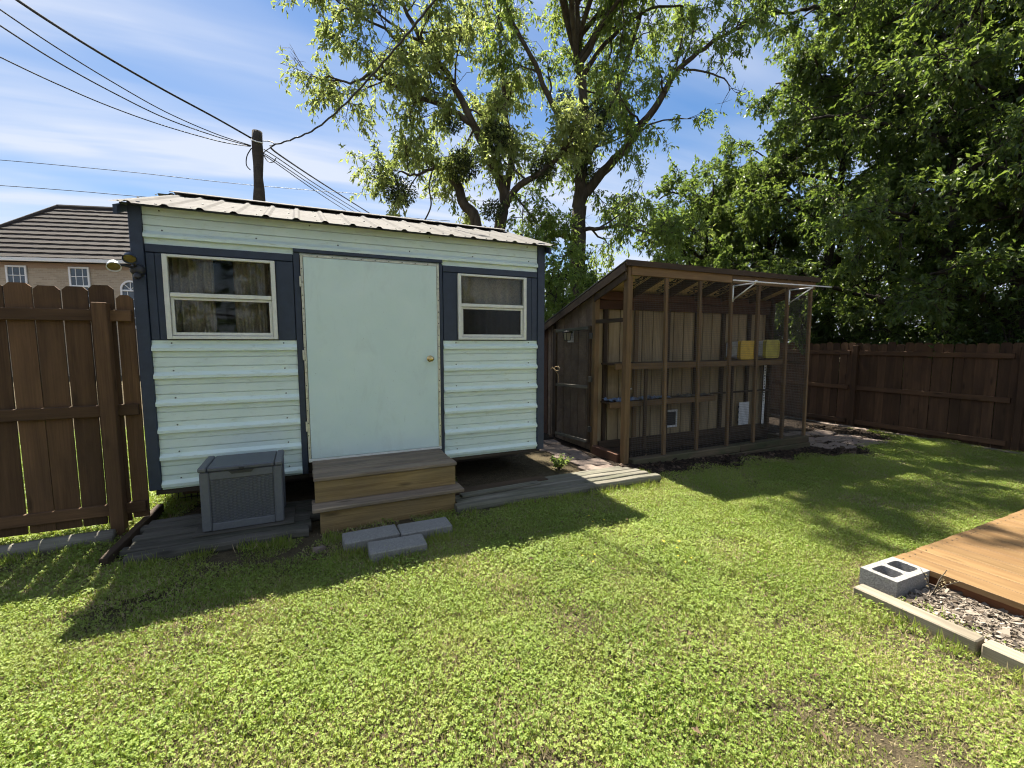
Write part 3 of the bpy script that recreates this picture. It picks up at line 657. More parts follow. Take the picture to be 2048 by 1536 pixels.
# roof
for x in (1.61,) + tuple(s - .02 for s in STX): 
    prism('rafter', [(-.006, rz(-.006) - .12), (-.006, rz(-.006) - .004), (2.5, rz(2.5) - .004), (2.5, rz(2.5) - .12)], 'x', x - .019, x + .019, M_coopd if int(x * 10) % 2 else M_redw, coop)
prism('roof_sheathing', [(-.05, rz(-.05)), (2.6, rz(2.6)), (2.6, rz(2.6) + .013), (-.05, rz(-.05) + .013)], 'x', 1.50, 5.20, M_osb, coop)
prism('roof_covering', [(-.07, rz(-.07) + .016), (2.62, rz(2.62) + .016), (2.62, rz(2.62) + .026), (-.07, rz(-.07) + .026)], 'x', 1.475, 5.23, M_roof, coop)
prism('rake_board', [(-.05, rz(-.05) - .10), (2.6, rz(2.6) - .10), (2.6, rz(2.6) - .003), (-.05, rz(-.05) - .003)], 'x', 1.475, 1.498, M_coopd, coop); prism('rake_board', [(-.03, rz(-.03) - .19), (.62, rz(.62) - .19), (.62, rz(.62) - .105), (-.03, rz(-.03) - .105)], 'x', 1.50, 1.523, M_coopd, coop)
box('drip_edge', (1.475, 5.23), (-.078, -.071), (2.432, rz(-.07) + .027), M_coopd, coop, .001)
# printed lettering on the underside of the sheathing
def lettering(body, x, y, size, parent):
    cu = bpy.data.curves.new('lettering', 'FONT'); cu.body = body; cu.size = size; cu.extrude = .0006; cu.offset = .006; tmp = bpy.data.objects.new('tmp_text', cu)
    COL.objects.link(tmp); bpy.context.view_layer.update(); me = bpy.data.meshes.new_from_object(tmp.evaluated_get(bpy.context.evaluated_depsgraph_get())); bpy.data.objects.remove(tmp)
    me.materials.clear(); me.materials.append(M_ink)
    xa = Vector((0, -1, .334)).normalized(); ya = Vector((-1, 0, 0)); za = xa.cross(ya); M = Matrix((xa, ya, za)).transposed().to_4x4(); M.translation = Vector((x, y, rz(y) - .002))
    return link(bpy.data.objects.new('lettering', me), M, parent)
for k in range(5):
    xr = (STX[k] - .02) - .035; lettering('olStar', xr - .04, .63, .23, coop)
    yy = (.62, -.0); me_ = prism('printed_line', [(yy[0], rz(yy[0]) - .0015), (yy[1], rz(yy[1]) - .0015), (yy[1], rz(yy[1]) - .003), (yy[0], rz(yy[0]) - .003)], 'x', xr - .014, xr - .006, M_ink, coop)
# shelves inside the run
box('shelf_rail', (1.64, 5.10), (.285, .325), (1.15, 1.232), M_coop, coop); box('shelf_board', (1.64, 5.10), (.328, .625), (1.205, 1.23), M_coopd, coop)
box('shelf_rail', (1.64, 3.62), (.395, .43), (.62, .70), M_coop, coop); box('shelf_board', (1.64, 3.62), (.432, .625), (.675, .70), M_coopd, coop); box('shelf_rail', (3.65, 5.05), (.50, .53), (.70, .73), M_coopd, coop)
for x in (2.2, 3.9): box('shelf_prop', (x - .02, x + .02), (.33, .37), (.03, 1.203), M_coopd, coop)
box('end_post', (5.06, 5.115), (.56, .618), (-.10, 2.22), M_coopd, coop); box('end_rail', (5.085, 5.115), (.05, .56), (1.17, 1.21), M_coopd, coop); box('end_sill', (5.07, 5.16), (.06, .55), (-.15, -.04), M_sill, coop)
box('end_rail', (5.085, 5.115), (.05, .56), (2.2, 2.24), M_coopd, coop)
o = box('edge_strip', (4.975, 5.03), (.600, .606), (.06, 1.13), M_wht, coop); 
for i in range(13): box('strip_mark', (4.985 + .004 * (i % 3), 5.005 + .008 * (i % 2)), (.5965, .5995), (1.07 - .047 * i, 1.095 - .047 * i), M_ink, coop, .0005)
box('white_panel', (4.42, 4.66), (.610, .616), (.14, .52), M_whp, coop)
for i in range(4): box('strip_mark', (4.40, 4.414), (.606, .613), (.17 + .085 * i, .21 + .085 * i), M_ink, coop, .0005)
box('hook', (2.17, 2.22), (.655, .668), (.83, .85), M_whp, coop, .002)
# pet door in the back wall
pdr = thing_part('pet_door', coop, (2.98, .66, .2)); 
for a, b, c, d in ((2.865, 3.105, .455, .482), (2.865, 3.105, .215, .243)): box('frame', (a, b), (.643, .668), (c, d), M_whp, pdr)
for a in (2.865, 3.079): box('frame', (a, a + .026), (.644, .668), (.244, .454), M_whp, pdr)
box('flap', (2.893, 3.077), (.655, .663), (.246, .452), M_plastd, pdr, .002)
# wire mesh on the front and the far end
def grid_mesh(name, org, ux, uz, lx, lz, step, r_, m, parent):
    V = []; Fc = []; org = Vector(org); ux = Vector(ux); uz = Vector(uz); nn = ux.cross(uz)
    def bar(a, b, s):
        k = len(V)
        for p in (a, b):
            for q in (s * r_, nn * r_, -s * r_, -nn * r_): V.append(p + q)
        for i in range(4): Fc.append((k + i, k + (i + 1) % 4, k + 4 + (i + 1) % 4, k + 4 + i))
    for i in range(int(lx / step) + 1): bar(org + ux * (i * step), org + ux * (i * step) + uz * lz, ux)
    for j in range(int(lz / step) + 1): bar(org + uz * (j * step) + nn * r_, org + uz * (j * step) + ux * lx + nn * r_, uz)
    return obj(name, V, Fc, m, parent)
grid_mesh('wire_mesh', (1.64, -.043, .03), (1, 0, 0), (0, 0, 1), 3.47, 2.29, .0254, .0011, M_wire, coop)
grid_mesh('wire_mesh', (5.125, .0, .0), (0, 1, 0), (0, 0, 1), .60, 2.25, .0254, .0011, M_wire, coop)
# the screen door, swung open flat against the side wall
sd = thing('screen_door', (1.51, .70, .08), 'open wood-framed wire screen door leaning back against the coop side', 'door')
H0, H1 = Vector((1.520, .700, 0)), Vector((1.490, 1.625, 0)); dv = (H1 - H0).normalized(); nv = Vector((0, 0, 1)).cross(dv)
def dp(s, z): return H0 + dv * s + Vector((0, 0, z - .035 * s))
Ld = (H1 - H0).length
for s in (.024, Ld - .024): board('stile', dp(s, .09), dp(s, 1.74), .046, .03, M_coopd, sd, nv)
for z in (1.712, .885, .115): board('rail', dp(.049, z), dp(Ld - .049, z), .03, .045, M_grey, sd)
grid_mesh('wire_mesh', dp(.03, .11) - nv * .018, dv, (0, 0, 1), Ld - .06, 1.60, .0254, .001, M_wire, sd)
for z in (.30, 1.0, 1.6): box('hinge', (1.497, 1.526), (.655, .715), (z - .04, z + .04), M_screw, sd, .002)
ro = dp(Ld - .03, 1.13) + Vector((-.03, 0, 0))
pts = [ro + Vector((-.01, .08, -.01)), ro + Vector((-.01, .03, .02)), ro, ro + Vector((-.015, -.06, .03)), ro + Vector((-.02, -.16, .045)), ro + Vector((-.02, -.20, .0)), ro + Vector((-.02, -.13, -.025)), ro + Vector((-.012, -.02, .0)), ro + Vector((-.012, -.10, -.05)), ro + Vector((-.01, -.15, -.10)), ro + Vector((-.01, -.16, -.20))]
def smooth_pts(pts, k=6):
    pts = [Vector(p) for p in pts]; out = []
    for i in range(len(pts) - 1):
        a, b, c, d = pts[max(i - 1, 0)], pts[i], pts[i + 1], pts[min(i + 2, len(pts) - 1)]
        for j in range(k):
            t = j / k; out.append(.5 * ((2 * b) + (-a + c) * t + (2 * a - 5 * b + 4 * c - d) * t * t + (-a + 3 * b - 3 * c + d) * t ** 3))
    return out + [pts[-1]]
setprops(tube('tie_rope', smooth_pts(pts), .007, M_rope, n=6), 'tan rope tied in a bow through the open screen door', 'rope')
# lantern
ln = thing('wall_lantern', (1.55, 1.22, 1.52), 'small black lantern on a white plate, fixed to the coop side wall', 'lantern')
box('plate', (1.553, 1.566), (1.20, 1.36), (1.51, 1.68), M_wht, ln, .003)
Ml = Matrix.Translation(Vector((1.475, 1.24, 1.545)))
for sx, sy in ((-1, -1), (-1, 1), (1, -1), (1, 1)): tube('bar', [Ml @ Vector((.032 * sx, .032 * sy, 0)), Ml @ Vector((.044 * sx, .044 * sy, .105))], .005, M_blk, ln, 5)
obj('glass', [Ml @ Vector((a * s, b * s, z)) for z, s in ((.002, .030), (.103, .041)) for a, b in ((-1, -1), (1, -1), (1, 1), (-1, 1))], [(0, 1, 5, 4), (1, 2, 6, 5), (2, 3, 7, 6), (3, 0, 4, 7)], M_lensw, ln)
obj('cap', [Ml @ Vector((a * s, b * s, z)) for z, s in ((.104, .056), (.116, .056), (.142, .02)) for a, b in ((-1, -1), (1, -1), (1, 1), (-1, 1))], [(3, 2, 1, 0), (0, 1, 5, 4), (1, 2, 6, 5), (2, 3, 7, 6), (3, 0, 4, 7), (4, 5, 9, 8), (5, 6, 10, 9), (6, 7, 11, 10), (7, 4, 8, 11), (8, 9, 10, 11)], M_blk, ln)
box('bracket', (1.485, 1.553), (1.23, 1.25), (1.655, 1.675), M_blk, ln, .002); box('base', (1.44, 1.51), (1.205, 1.275), (1.536, 1.544), M_blk, ln, .002)
# nest tubs with yellow lids
def rrect(w, h, r_, n=5):
    out = []
    for cx, cy, a0 in ((w / 2 - r_, h / 2 - r_, 0), (-w / 2 + r_, h / 2 - r_, 90), (-w / 2 + r_, -h / 2 + r_, 180), (w / 2 - r_, -h / 2 + r_, 270)):
        for k in range(n + 1): q = R(a0 + 90 * k / n); out.append((cx + r_ * math.cos(q), cy + r_ * math.sin(q)))
    return out
def loft(name, sections, m, parent, caps=True):
    V = []; Fc = []; n = len(sections[0])
    for sct in sections: V += sct
    for i in range(len(sections) - 1):
        for k in range(n): Fc.append((i * n + k, i * n + (k + 1) % n, (i + 1) * n + (k + 1) % n, (i + 1) * n + k))
    if caps: Fc += [tuple(range(n - 1, -1, -1)), tuple((len(sections) - 1) * n + k for k in range(n))]
    return obj(name, V, Fc, m, parent)
for cx, zc, m_, lab in ((4.215, 1.388, M_yel, 'amber-lidded white tub on the coop shelf, nearer the shed'), (4.80, 1.402, M_yel2, 'olive-yellow-lidded white tub on the coop shelf, nearer the open end')):
    t_ = thing('storage_tub', (cx, .5, 1.232), lab, 'tub', 'tubs lying on the coop shelf')
    S = lambda w, h, y, r_=.045: [(cx + a, y, zc + b) for a, b in rrect(w, h, r_)]
    loft('tub_body', [S(.29, .25, .625), S(.315, .275, .40)], M_whp, t_)
    loft('lid', [S(.335, .296, .398), S(.335, .296, .380), S(.318, .28, .378), S(.318, .28, .360), S(.33, .292, .358), S(.33, .292, .342), S(.27, .235, .340, .04), S(.27, .235, .350, .04)], m_, t_)
# plastic sheet on the low shelf
def crumple(name, x0, x1, y0, y1, z, m, label, cat, amp=.02):
    nx, ny = 26, 8; V = []; Fc = []
    for j in range(ny + 1):
        for i in range(nx + 1): V.append((x0 + (x1 - x0) * i / nx, y0 + (y1 - y0) * j / ny + random.uniform(-.008, .008), z + abs(random.gauss(0, amp)) + .004))
    for j in range(ny):
        for i in range(nx): k = j * (nx + 1) + i; Fc.append((k, k + 1, k + nx + 2, k + nx + 1))
    setprops(obj(name, V, Fc, m), label, cat)
crumple('plastic_sheet', 1.66, 2.75, .40, .61, .701, M_tarp, 'crumpled blue-grey plastic sheet on the low coop shelf', 'plastic sheet')
crumple('plastic_sheet', 3.0, 3.6, .42, .61, .701, M_grey, 'crumpled brown sacking on the low coop shelf above the pet door', 'sacking', .015)
# awning rod on two brackets
aw = thing('awning_bracket', (4.0, -.2, 2.07), 'white rod carried on two white brackets fixed to the coop front', 'bracket')
for x in (3.345, 4.545):
    tube('upright', [(x, -.05, 2.07), (x, -.05, 2.29)], .010, M_wht, aw, 8); tube('arm', [(x, -.05, 2.285), (x, -.385, 2.29)], .009, M_wht, aw, 8); tube('strut', [(x, -.055, 2.095), (x, -.375, 2.285)], .009, M_wht, aw, 8)
    tube('clip', [(x + .0, -.38, 2.275), (x, -.385, 2.315), (x + .03, -.39, 2.31)], .010, M_wht, aw, 8)
tube('rod', [(2.93, -.385, 2.300), (3.9, -.385, 2.304), (4.97, -.385, 2.315)], .010, M_wht, aw, 8)

# ---------------- pavers between shed and coop, and beyond the coop
def paver(c, w, d, rzz, label, group, n=0):
    rr = random.Random(n); poly = [(a * w / 2 + rr.uniform(-.02, .02), b * d / 2 + rr.uniform(-.02, .02)) for a, b in ((-1, -.8), (-.8, -1), (.8, -1), (1, -.8), (1, .8), (.8, 1), (-.8, 1), (-1, .8))]
    V = [(a, b, -.03) for a, b in poly] + [(a, b, .012) for a, b in poly] + [(a * .95, b * .95, .018) for a, b in poly]; k = 8
    Fc = [tuple(range(2 * k, 3 * k))] + [(i + o_, (i + 1) % k + o_, (i + 1) % k + o_ + k, i + o_ + k) for o_ in (0, k) for i in range(k)]
    return link(bpy.data.objects.new('paver', mesh('paver', V, Fc, M_stone)), Matrix.Translation(Vector(c)) @ Matrix.Rotation(rzz, 4, 'Z'), None)
pv = thing('paver_path', (1.2, .7, -.03), 'short path of worn pavers between the shed and the coop door', 'path')
k = 0
for j in range(6):
    for i in range(3):
        x, y = .98 + .245 * i + (.06 if j % 2 else 0), -.14 + .30 * j
        if x > 1.46: continue
        o = paver((x, y, gz(x) + .012 + random.uniform(-.006, .008)), .225, .28, R(random.uniform(-5, 5)), '', '', k); k += 1
        o.parent = pv; o.matrix_parent_inverse = WM[pv.name].inverted()
pv2 = thing('paver_path', (6.2, .2, -.2), 'patch of broken pale pavers beyond the far end of the coop', 'path')
for i in range(16):
    x, y = 5.55 + .36 * (i % 5) + random.uniform(-.06, .06), -.15 + .42 * (i // 5) + random.uniform(-.06, .06)
    o = paver((x, y, gz(x) + .014), .32, .36, R(random.uniform(-15, 15)), '', '', 50 + i); o.parent = pv2; o.matrix_parent_inverse = WM[pv2.name].inverted()
es = thing('stone_edging', (8.25, -.5, -.3), 'row of flat pale stones edging the lawn along the long fence', 'edging')
y = 1.6; i = 0
while y > -2.6:
    L = random.uniform(.28, .42); o = paver((8.25 + random.uniform(-.03, .03), y - L / 2, gz(8.25) + .02), .16, L * .95, R(random.uniform(-4, 4)), '', '', 90 + i); i += 1
    o.name = 'stone'; WM[o.name] = o.matrix_basis.copy(); o.parent = es; o.matrix_parent_inverse = WM[es.name].inverted(); y -= L

# ================================================================== DECK, BED AND EDGING
dk = thing('wooden_deck', (2.6, -4, 0), 'low orange-stained board deck at the edge of the lawn', 'deck')
x = 1.42; i = 0
while x < 4.6: box('deck_board', (x, x + .1380), (-5.6, -2.945 + random.uniform(-.004, .004)), (.066, .102), M_deck, dk, .0015); x += .1425; i += 1
box('rim_joist', (1.445, 1.485), (-5.6, -2.96), (-.07, .062), M_deckd, dk); box('rim_joist', (1.49, 4.6), (-2.998, -2.96), (-.09, .062), M_deckd, dk)
for y in (-3.4, -4.0): box('joist', (1.49, 4.6), (y - .02, y + .02), (-.09, .062), M_deckd, dk)
dscr = mesh('screw', *lathe_data([(0, .002), (.0045, .0018), (.005, 0)], 6), M_screw)
xx = 1.42
while xx < 3.6:
    for yy in (-2.985,):
        for dx in (.03, .105): link(bpy.data.objects.new('screw', dscr), Matrix.Translation(Vector((xx + dx, yy, .1025))), dk)
    xx += .1425
cb = thing('cinder_block', (1.21, -3.035, -.1), 'hollow grey cinder block standing at the deck corner', 'block')
def cinder():
    bx, by, z0, z1 = .176, .098, -.10, .104; t = .028; me = []
    V = []; Fc = []; hol = []
    outer = [(-bx, -by), (bx, -by), (bx, by), (-bx, by)]
    holes = [[(c + a, b) for a, b in rrect(.118, .122, .02, 3)] for c in (-.080, .080)]
    bm = bmesh.new()
    def ring(pts, z): return [bm.verts.new((a, b, z)) for a, b in pts]
    for z in (z0, z1):
        es_ = []
        for pts in [outer] + holes:
            vs = ring(pts, z); es_ += [bm.edges.new((vs[i], vs[(i + 1) % len(vs)])) for i in range(len(vs))]
        bmesh.ops.triangle_fill(bm, use_beauty=True, use_dissolve=False, edges=es_)
    bm.verts.ensure_lookup_table(); n0 = 4 + 2 * len(holes[0]); off = 0
    for pts in [outer] + holes:
        n = len(pts)
        for i in range(n): bm.faces.new((bm.verts[off + i], bm.verts[off + (i + 1) % n], bm.verts[n0 + off + (i + 1) % n], bm.verts[n0 + off + i]))
        off += n
    bmesh.ops.recalc_face_normals(bm, faces=bm.faces); m_ = bpy.data.meshes.new('block_body'); bm.to_mesh(m_); bm.free(); m_.materials.append(M_cmu); return m_
link(bpy.data.objects.new('block_body', cinder()), Matrix.Translation(Vector((1.238, -3.035, 0))) @ Matrix.Rotation(R(-1.5), 4, 'Z'), cb)
for a, b in ((-3.545, -3.0), (-4.8, -3.562)):
    o = box('edging_beam', (.865, .957), (a, b), (-.05, .060), M_beam, None, .006)
    setprops(o, 'pale square timber edging the bed, with the cinder block at its end' if b > -3.1 else 'pale square timber past the joint, farther from the cinder block', 'timber', 'square timbers edging the deck bed')
V = []; Fc = []
for i, x in enumerate(np.linspace(.95, 1.45, 6)):
    for j, y in enumerate(np.linspace(-5.2, -2.93, 20)): V.append((x, y, -.012 + .01 * math.sin(9 * x + 5 * y)))
for i in range(5):
    for j in range(19): k = i * 20 + j; Fc.append((k, k + 20, k + 21, k + 1))
setprops(obj('bed_soil', V, Fc, M_bed, smooth=True), 'brown soil of the narrow bed beside the deck', 'soil', kind='structure')
# ---------------- loose chips in the bed, dead leaves on the soil
def chips(name, n, area, size, m, label, cat, zoff=0.0, seed=3, flat=.3):
    g = np.random.default_rng(seed); P_ = area(g, n); n = len(P_); s = size * np.exp(g.normal(0, .45, n))
    cube = np.array([[-1, -1, -1], [1, -1, -1], [1, 1, -1], [-1, 1, -1], [-1, -1, 1], [1, -1, 1], [1, 1, 1], [-1, 1, 1]], float)
    sh = np.stack([s * g.uniform(.7, 1.6, n), s * g.uniform(.4, .9, n), s * flat * g.uniform(.5, 1.3, n)], 1)
    v = cube[None] * sh[:, None] * .5 * g.uniform(.65, 1.1, (n, 8, 1)); a = g.uniform(0, 6.28, n); t = g.normal(0, .35, (n, 2))
    ca, sa = np.cos(a)[:, None], np.sin(a)[:, None]; x, y, z = v[..., 0], v[..., 1], v[..., 2]
    z = z + x * t[:, :1] + y * t[:, 1:]; V = np.stack([x * ca - y * sa, x * sa + y * ca, z], -1) + P_[:, None]
    q = np.array([[0, 3, 2, 1], [4, 5, 6, 7], [0, 1, 5, 4], [1, 2, 6, 5], [2, 3, 7, 6], [3, 0, 4, 7]]); Fq = (q[None] + 8 * np.arange(n)[:, None, None]).reshape(-1, 4)
    o = link(bpy.data.objects.new(name, fastmesh(name, V.reshape(-1, 3), Fq, m)), Matrix.Identity(4)); setprops(o, label, cat, kind='stuff')
def chip_mat(name, a, b):
    s = NT(name); g = s.n('NewGeometry'); return s.fin(s.mix(g.outputs['Random Per Island'], a, b), .9, spec=.2)
M_chip = chip_mat('wood_and_stone_chip', (.06, .045, .032), (.34, .29, .235)); M_crumb = chip_mat('soil_crumb', (.015, .011, .008), (.10, .07, .05))
def bed_area(g, n):
    x = g.uniform(.965, 1.44, n); y = -3.15 - np.abs(g.normal(0, .55, n)); k = (y > -4.6); x, y = x[k], y[k]
    return np.stack([x, y, np.full(len(x), .002) + g.uniform(0, .014, len(x))], 1)
chips('mulch_chips', 4200, bed_area, .015, M_chip, 'pale stone and wood chips filling the bed between timber edging and deck', 'mulch')
def soil_area(g, n):
    x = g.uniform(1.3, 8.3, n); e = np.array([soil_edge(a) for a in x]); y = e + .03 + np.abs(g.normal(0, .5, n)) ; k = y < 2.6; x, y = x[k], y[k]
    return np.stack([x, y, np.array([gz(a) for a in x]) + .02], 1)
chips('soil_crumbs', 2600, soil_area, .022, M_crumb, 'crumbs and twigs strewn over the bare dark soil by the coop', 'debris', seed=5)

def leafmesh(name, pos, d, nrm, L, Wd, m, fold=.25, midx=None):
    """many small folded leaves: pos, direction d, face normal nrm (arrays)"""
    d = d / np.linalg.norm(d, axis=1, keepdims=True); s = np.cross(d, nrm); s /= np.linalg.norm(s, axis=1, keepdims=True) + 1e-9; nn = np.cross(s, d)
    L = L[:, None]; Wd = Wd[:, None]
    v0 = pos; v2 = pos + d * L - nn * L * .12; v1 = pos + d * L * .42 + s * Wd * .5 + nn * Wd * fold; v3 = pos + d * L * .42 - s * Wd * .5 + nn * Wd * fold
    V = np.stack([v0, v1, v2, v3], 1).reshape(-1, 3); b = 4 * np.arange(len(pos))[:, None]
    T = np.concatenate([b + np.array([[0, 2, 1]]), b + np.array([[0, 3, 2]])], 1).reshape(-1, 3)
    return fastmesh(name, V, T, m, False, None if midx is None else np.repeat(midx, 2))
def scatter_litter():
    g = np.random.default_rng(21); n = 700
    x = g.uniform(-3.2, 8.2, n); y = np.where(x > 1.3, g.uniform(-.7, 1.5, n), g.uniform(-3.6, -.9, n)); keep = (x > 1.3) | (g.random(n) < .22); x, y = x[keep], y[keep]; n = len(x)
    z = np.array([gz(a) for a in x]) + np.where(x > 1.3, .03, .045) + g.uniform(0, .012, n); d = g.normal(0, 1, (n, 3)); d[:, 2] *= .25
    nr = g.normal(0, .3, (n, 3)); nr[:, 2] += 1
    o = link(bpy.data.objects.new('leaf_litter', leafmesh('leaf_litter', np.stack([x, y, z], 1), d, nr, g.uniform(.02, .05, n), g.uniform(.01, .025, n), M_litter)), Matrix.Identity(4))
    setprops(o, 'scattered dead brown leaves on the soil and lawn', 'dead leaves', kind='stuff')
scatter_litter()

# ================================================================== LAWN (instanced turf clumps)
def vnoise(x, y, sc, seed):
    g = np.random.default_rng(seed); r_ = 0
    for k in range(7):
        a = g.uniform(0, 6.28); f_ = sc * g.uniform(.5, 1.9); r_ = r_ + np.sin((x * math.cos(a) + y * math.sin(a)) * f_ + g.uniform(0, 6.28))
    return r_ / 7 ** .5
def clump(name, kind, seed):
    g = np.random.default_rng(seed); S = .25
    def disc(n): 
        r_ = (.06 if kind == 'edge' else S) * np.sqrt(g.random(n)) * (1 + .15 * g.random(n)); a = g.uniform(0, 6.28, n); return r_ * np.cos(a), r_ * np.sin(a)
    P_, D_, N_, L_, W_, I_ = [], [], [], [], [], []
    def add(x, y, z, d, nr, L, w, mi): P_.append(np.stack([x, y, z], 1)); D_.append(d); N_.append(nr); L_.append(L); W_.append(w); I_.append(np.full(len(x), mi))
    def blades(n, hmin, hmax, mi, lay=.8, wmin=.0028, wmax=.0055):
        x, y = disc(n); a = g.uniform(0, 6.28, n); l_ = g.uniform(.15, lay, n); d = np.stack([np.cos(a) * l_, np.sin(a) * l_, np.ones(n)], 1)
        nr = np.stack([np.cos(a), np.sin(a), -l_ + .2], 1); add(x, y, g.uniform(-.006, .006, n), d, nr, g.uniform(hmin, hmax, n), g.uniform(wmin, wmax, n), mi)
    def leaflets(n, hmin, hmax, smin, smax, mi):
        x, y = disc(n); z = g.uniform(hmin, hmax, n); s_ = g.uniform(smin, smax, n); a0 = g.uniform(0, 6.28, n); tl = g.normal(0, .38, (n, 2))
        for k in range(3):
            a = a0 + k * 2.09; d = np.stack([np.cos(a), np.sin(a), tl[:, 0] * np.cos(a) + tl[:, 1] * np.sin(a)], 1); nr = np.stack([-tl[:, 0], -tl[:, 1], np.ones(n)], 1)
            add(x, y, z, d, nr, s_, s_ * .95, mi)
    if kind == 'turf': blades(950, .014, .038, 0, 1.6, .002, .0042); leaflets(760, .006, .028, .0045, .0095, 1); blades(380, .012, .032, 2, 2.4)
    if kind == 'clover': blades(520, .015, .037, 0, 1.6); leaflets(760, .008, .036, .0045, .0105, 1); blades(220, .012, .03, 2, 2.2)
    if kind == 'dry': blades(700, .012, .028, 0, 1.9); blades(800, .012, .034, 2, 2.8); leaflets(320, .006, .02, .005, .011, 1)
    if kind == 'tuft': blades(150, .04, .10, 0, 1.1, .003, .006); blades(40, .03, .08, 2, 1.3)
    if kind == 'edge':
        S = .06; blades(46, .03, .085, 0, 1.0, .0025, .005); blades(12, .03, .07, 2, 1.4); leaflets(14, .01, .03, .006, .011, 1)
    if kind == 'flower':
        blades(400, .015, .035, 0, 1.5); leaflets(760, .010, .034, .005, .0115, 1)
        x, y = g.uniform(-.1, .1, 3), g.uniform(-.1, .1, 3)
        for k in range(5): a = k * 1.257; add(x, y, np.full(3, .045), np.tile([math.cos(a), math.sin(a), .35], (3, 1)), np.tile([0., 0, 1], (3, 1)), np.full(3, .009), np.full(3, .009), 3)
    me = leafmesh(name, np.concatenate(P_), np.concatenate(D_), np.concatenate(N_), np.concatenate(L_), np.concatenate(W_), [M_gr1, M_gr2, M_gr3, M_flow], .12, np.concatenate(I_))
    return bpy.data.objects.new(name, me)
def inst_object(name, pts, variants, label, cat, smin=.8, smax=1.25):
    coll = bpy.data.collections.new(name + '_variants')
    for v in variants: coll.objects.link(v)
    me = bpy.data.meshes.new(name); me.vertices.add(len(pts)); me.vertices.foreach_set('co', np.ascontiguousarray(pts, np.float32).ravel()); me.update()
    o = link(bpy.data.objects.new(name, me), Matrix.Identity(4)); setprops(o, label, cat, kind='stuff')
    ng = bpy.data.node_groups.new(name + '_scatter', 'GeometryNodeTree'); ng.interface.new_socket('Geometry', in_out='INPUT', socket_type='NodeSocketGeometry'); ng.interface.new_socket('Geometry', in_out='OUTPUT', socket_type='NodeSocketGeometry')
    nd = ng.nodes; lk = ng.links; gi = nd.new('NodeGroupInput'); go = nd.new('NodeGroupOutput'); ip = nd.new('GeometryNodeInstanceOnPoints'); ci = nd.new('GeometryNodeCollectionInfo')
    ci.inputs['Collection'].default_value = coll; ci.inputs['Separate Children'].default_value = True; ci.inputs['Reset Children'].default_value = True
    rv = nd.new('FunctionNodeRandomValue'); rv.data_type = 'FLOAT_VECTOR'; rv.inputs[0].default_value = (-.10, -.10, 0); rv.inputs[1].default_value = (.10, .10, 6.283)
    rs = nd.new('FunctionNodeRandomValue'); rs.data_type = 'FLOAT'; rs.inputs[2].default_value = smin; rs.inputs[3].default_value = smax; rs.inputs['Seed'].default_value = 4
    lk.new(gi.outputs[0], ip.inputs['Points']); lk.new(ci.outputs[0], ip.inputs['Instance']); ip.inputs['Pick Instance'].default_value = True
    lk.new(rv.outputs[0], ip.inputs['Rotation']); lk.new(rs.outputs[1], ip.inputs['Scale']); lk.new(ip.outputs[0], go.inputs[0])
    md = o.modifiers.new('scatter', 'NODES'); md.node_group = ng; return o
WORN = ((-.50, -2.79, .17), (-.76, -2.38, .12), (-1.37, -2.60, .12), (-.30, -3.41, .20), (-.14, -3.69, .18), (.90, -2.92, .16), (.75, -3.15, .14), (.72, -3.48, .15), (-2.91, -1.78, .14), (-1.87, -1.67, .12), (.15, -2.83, .12))
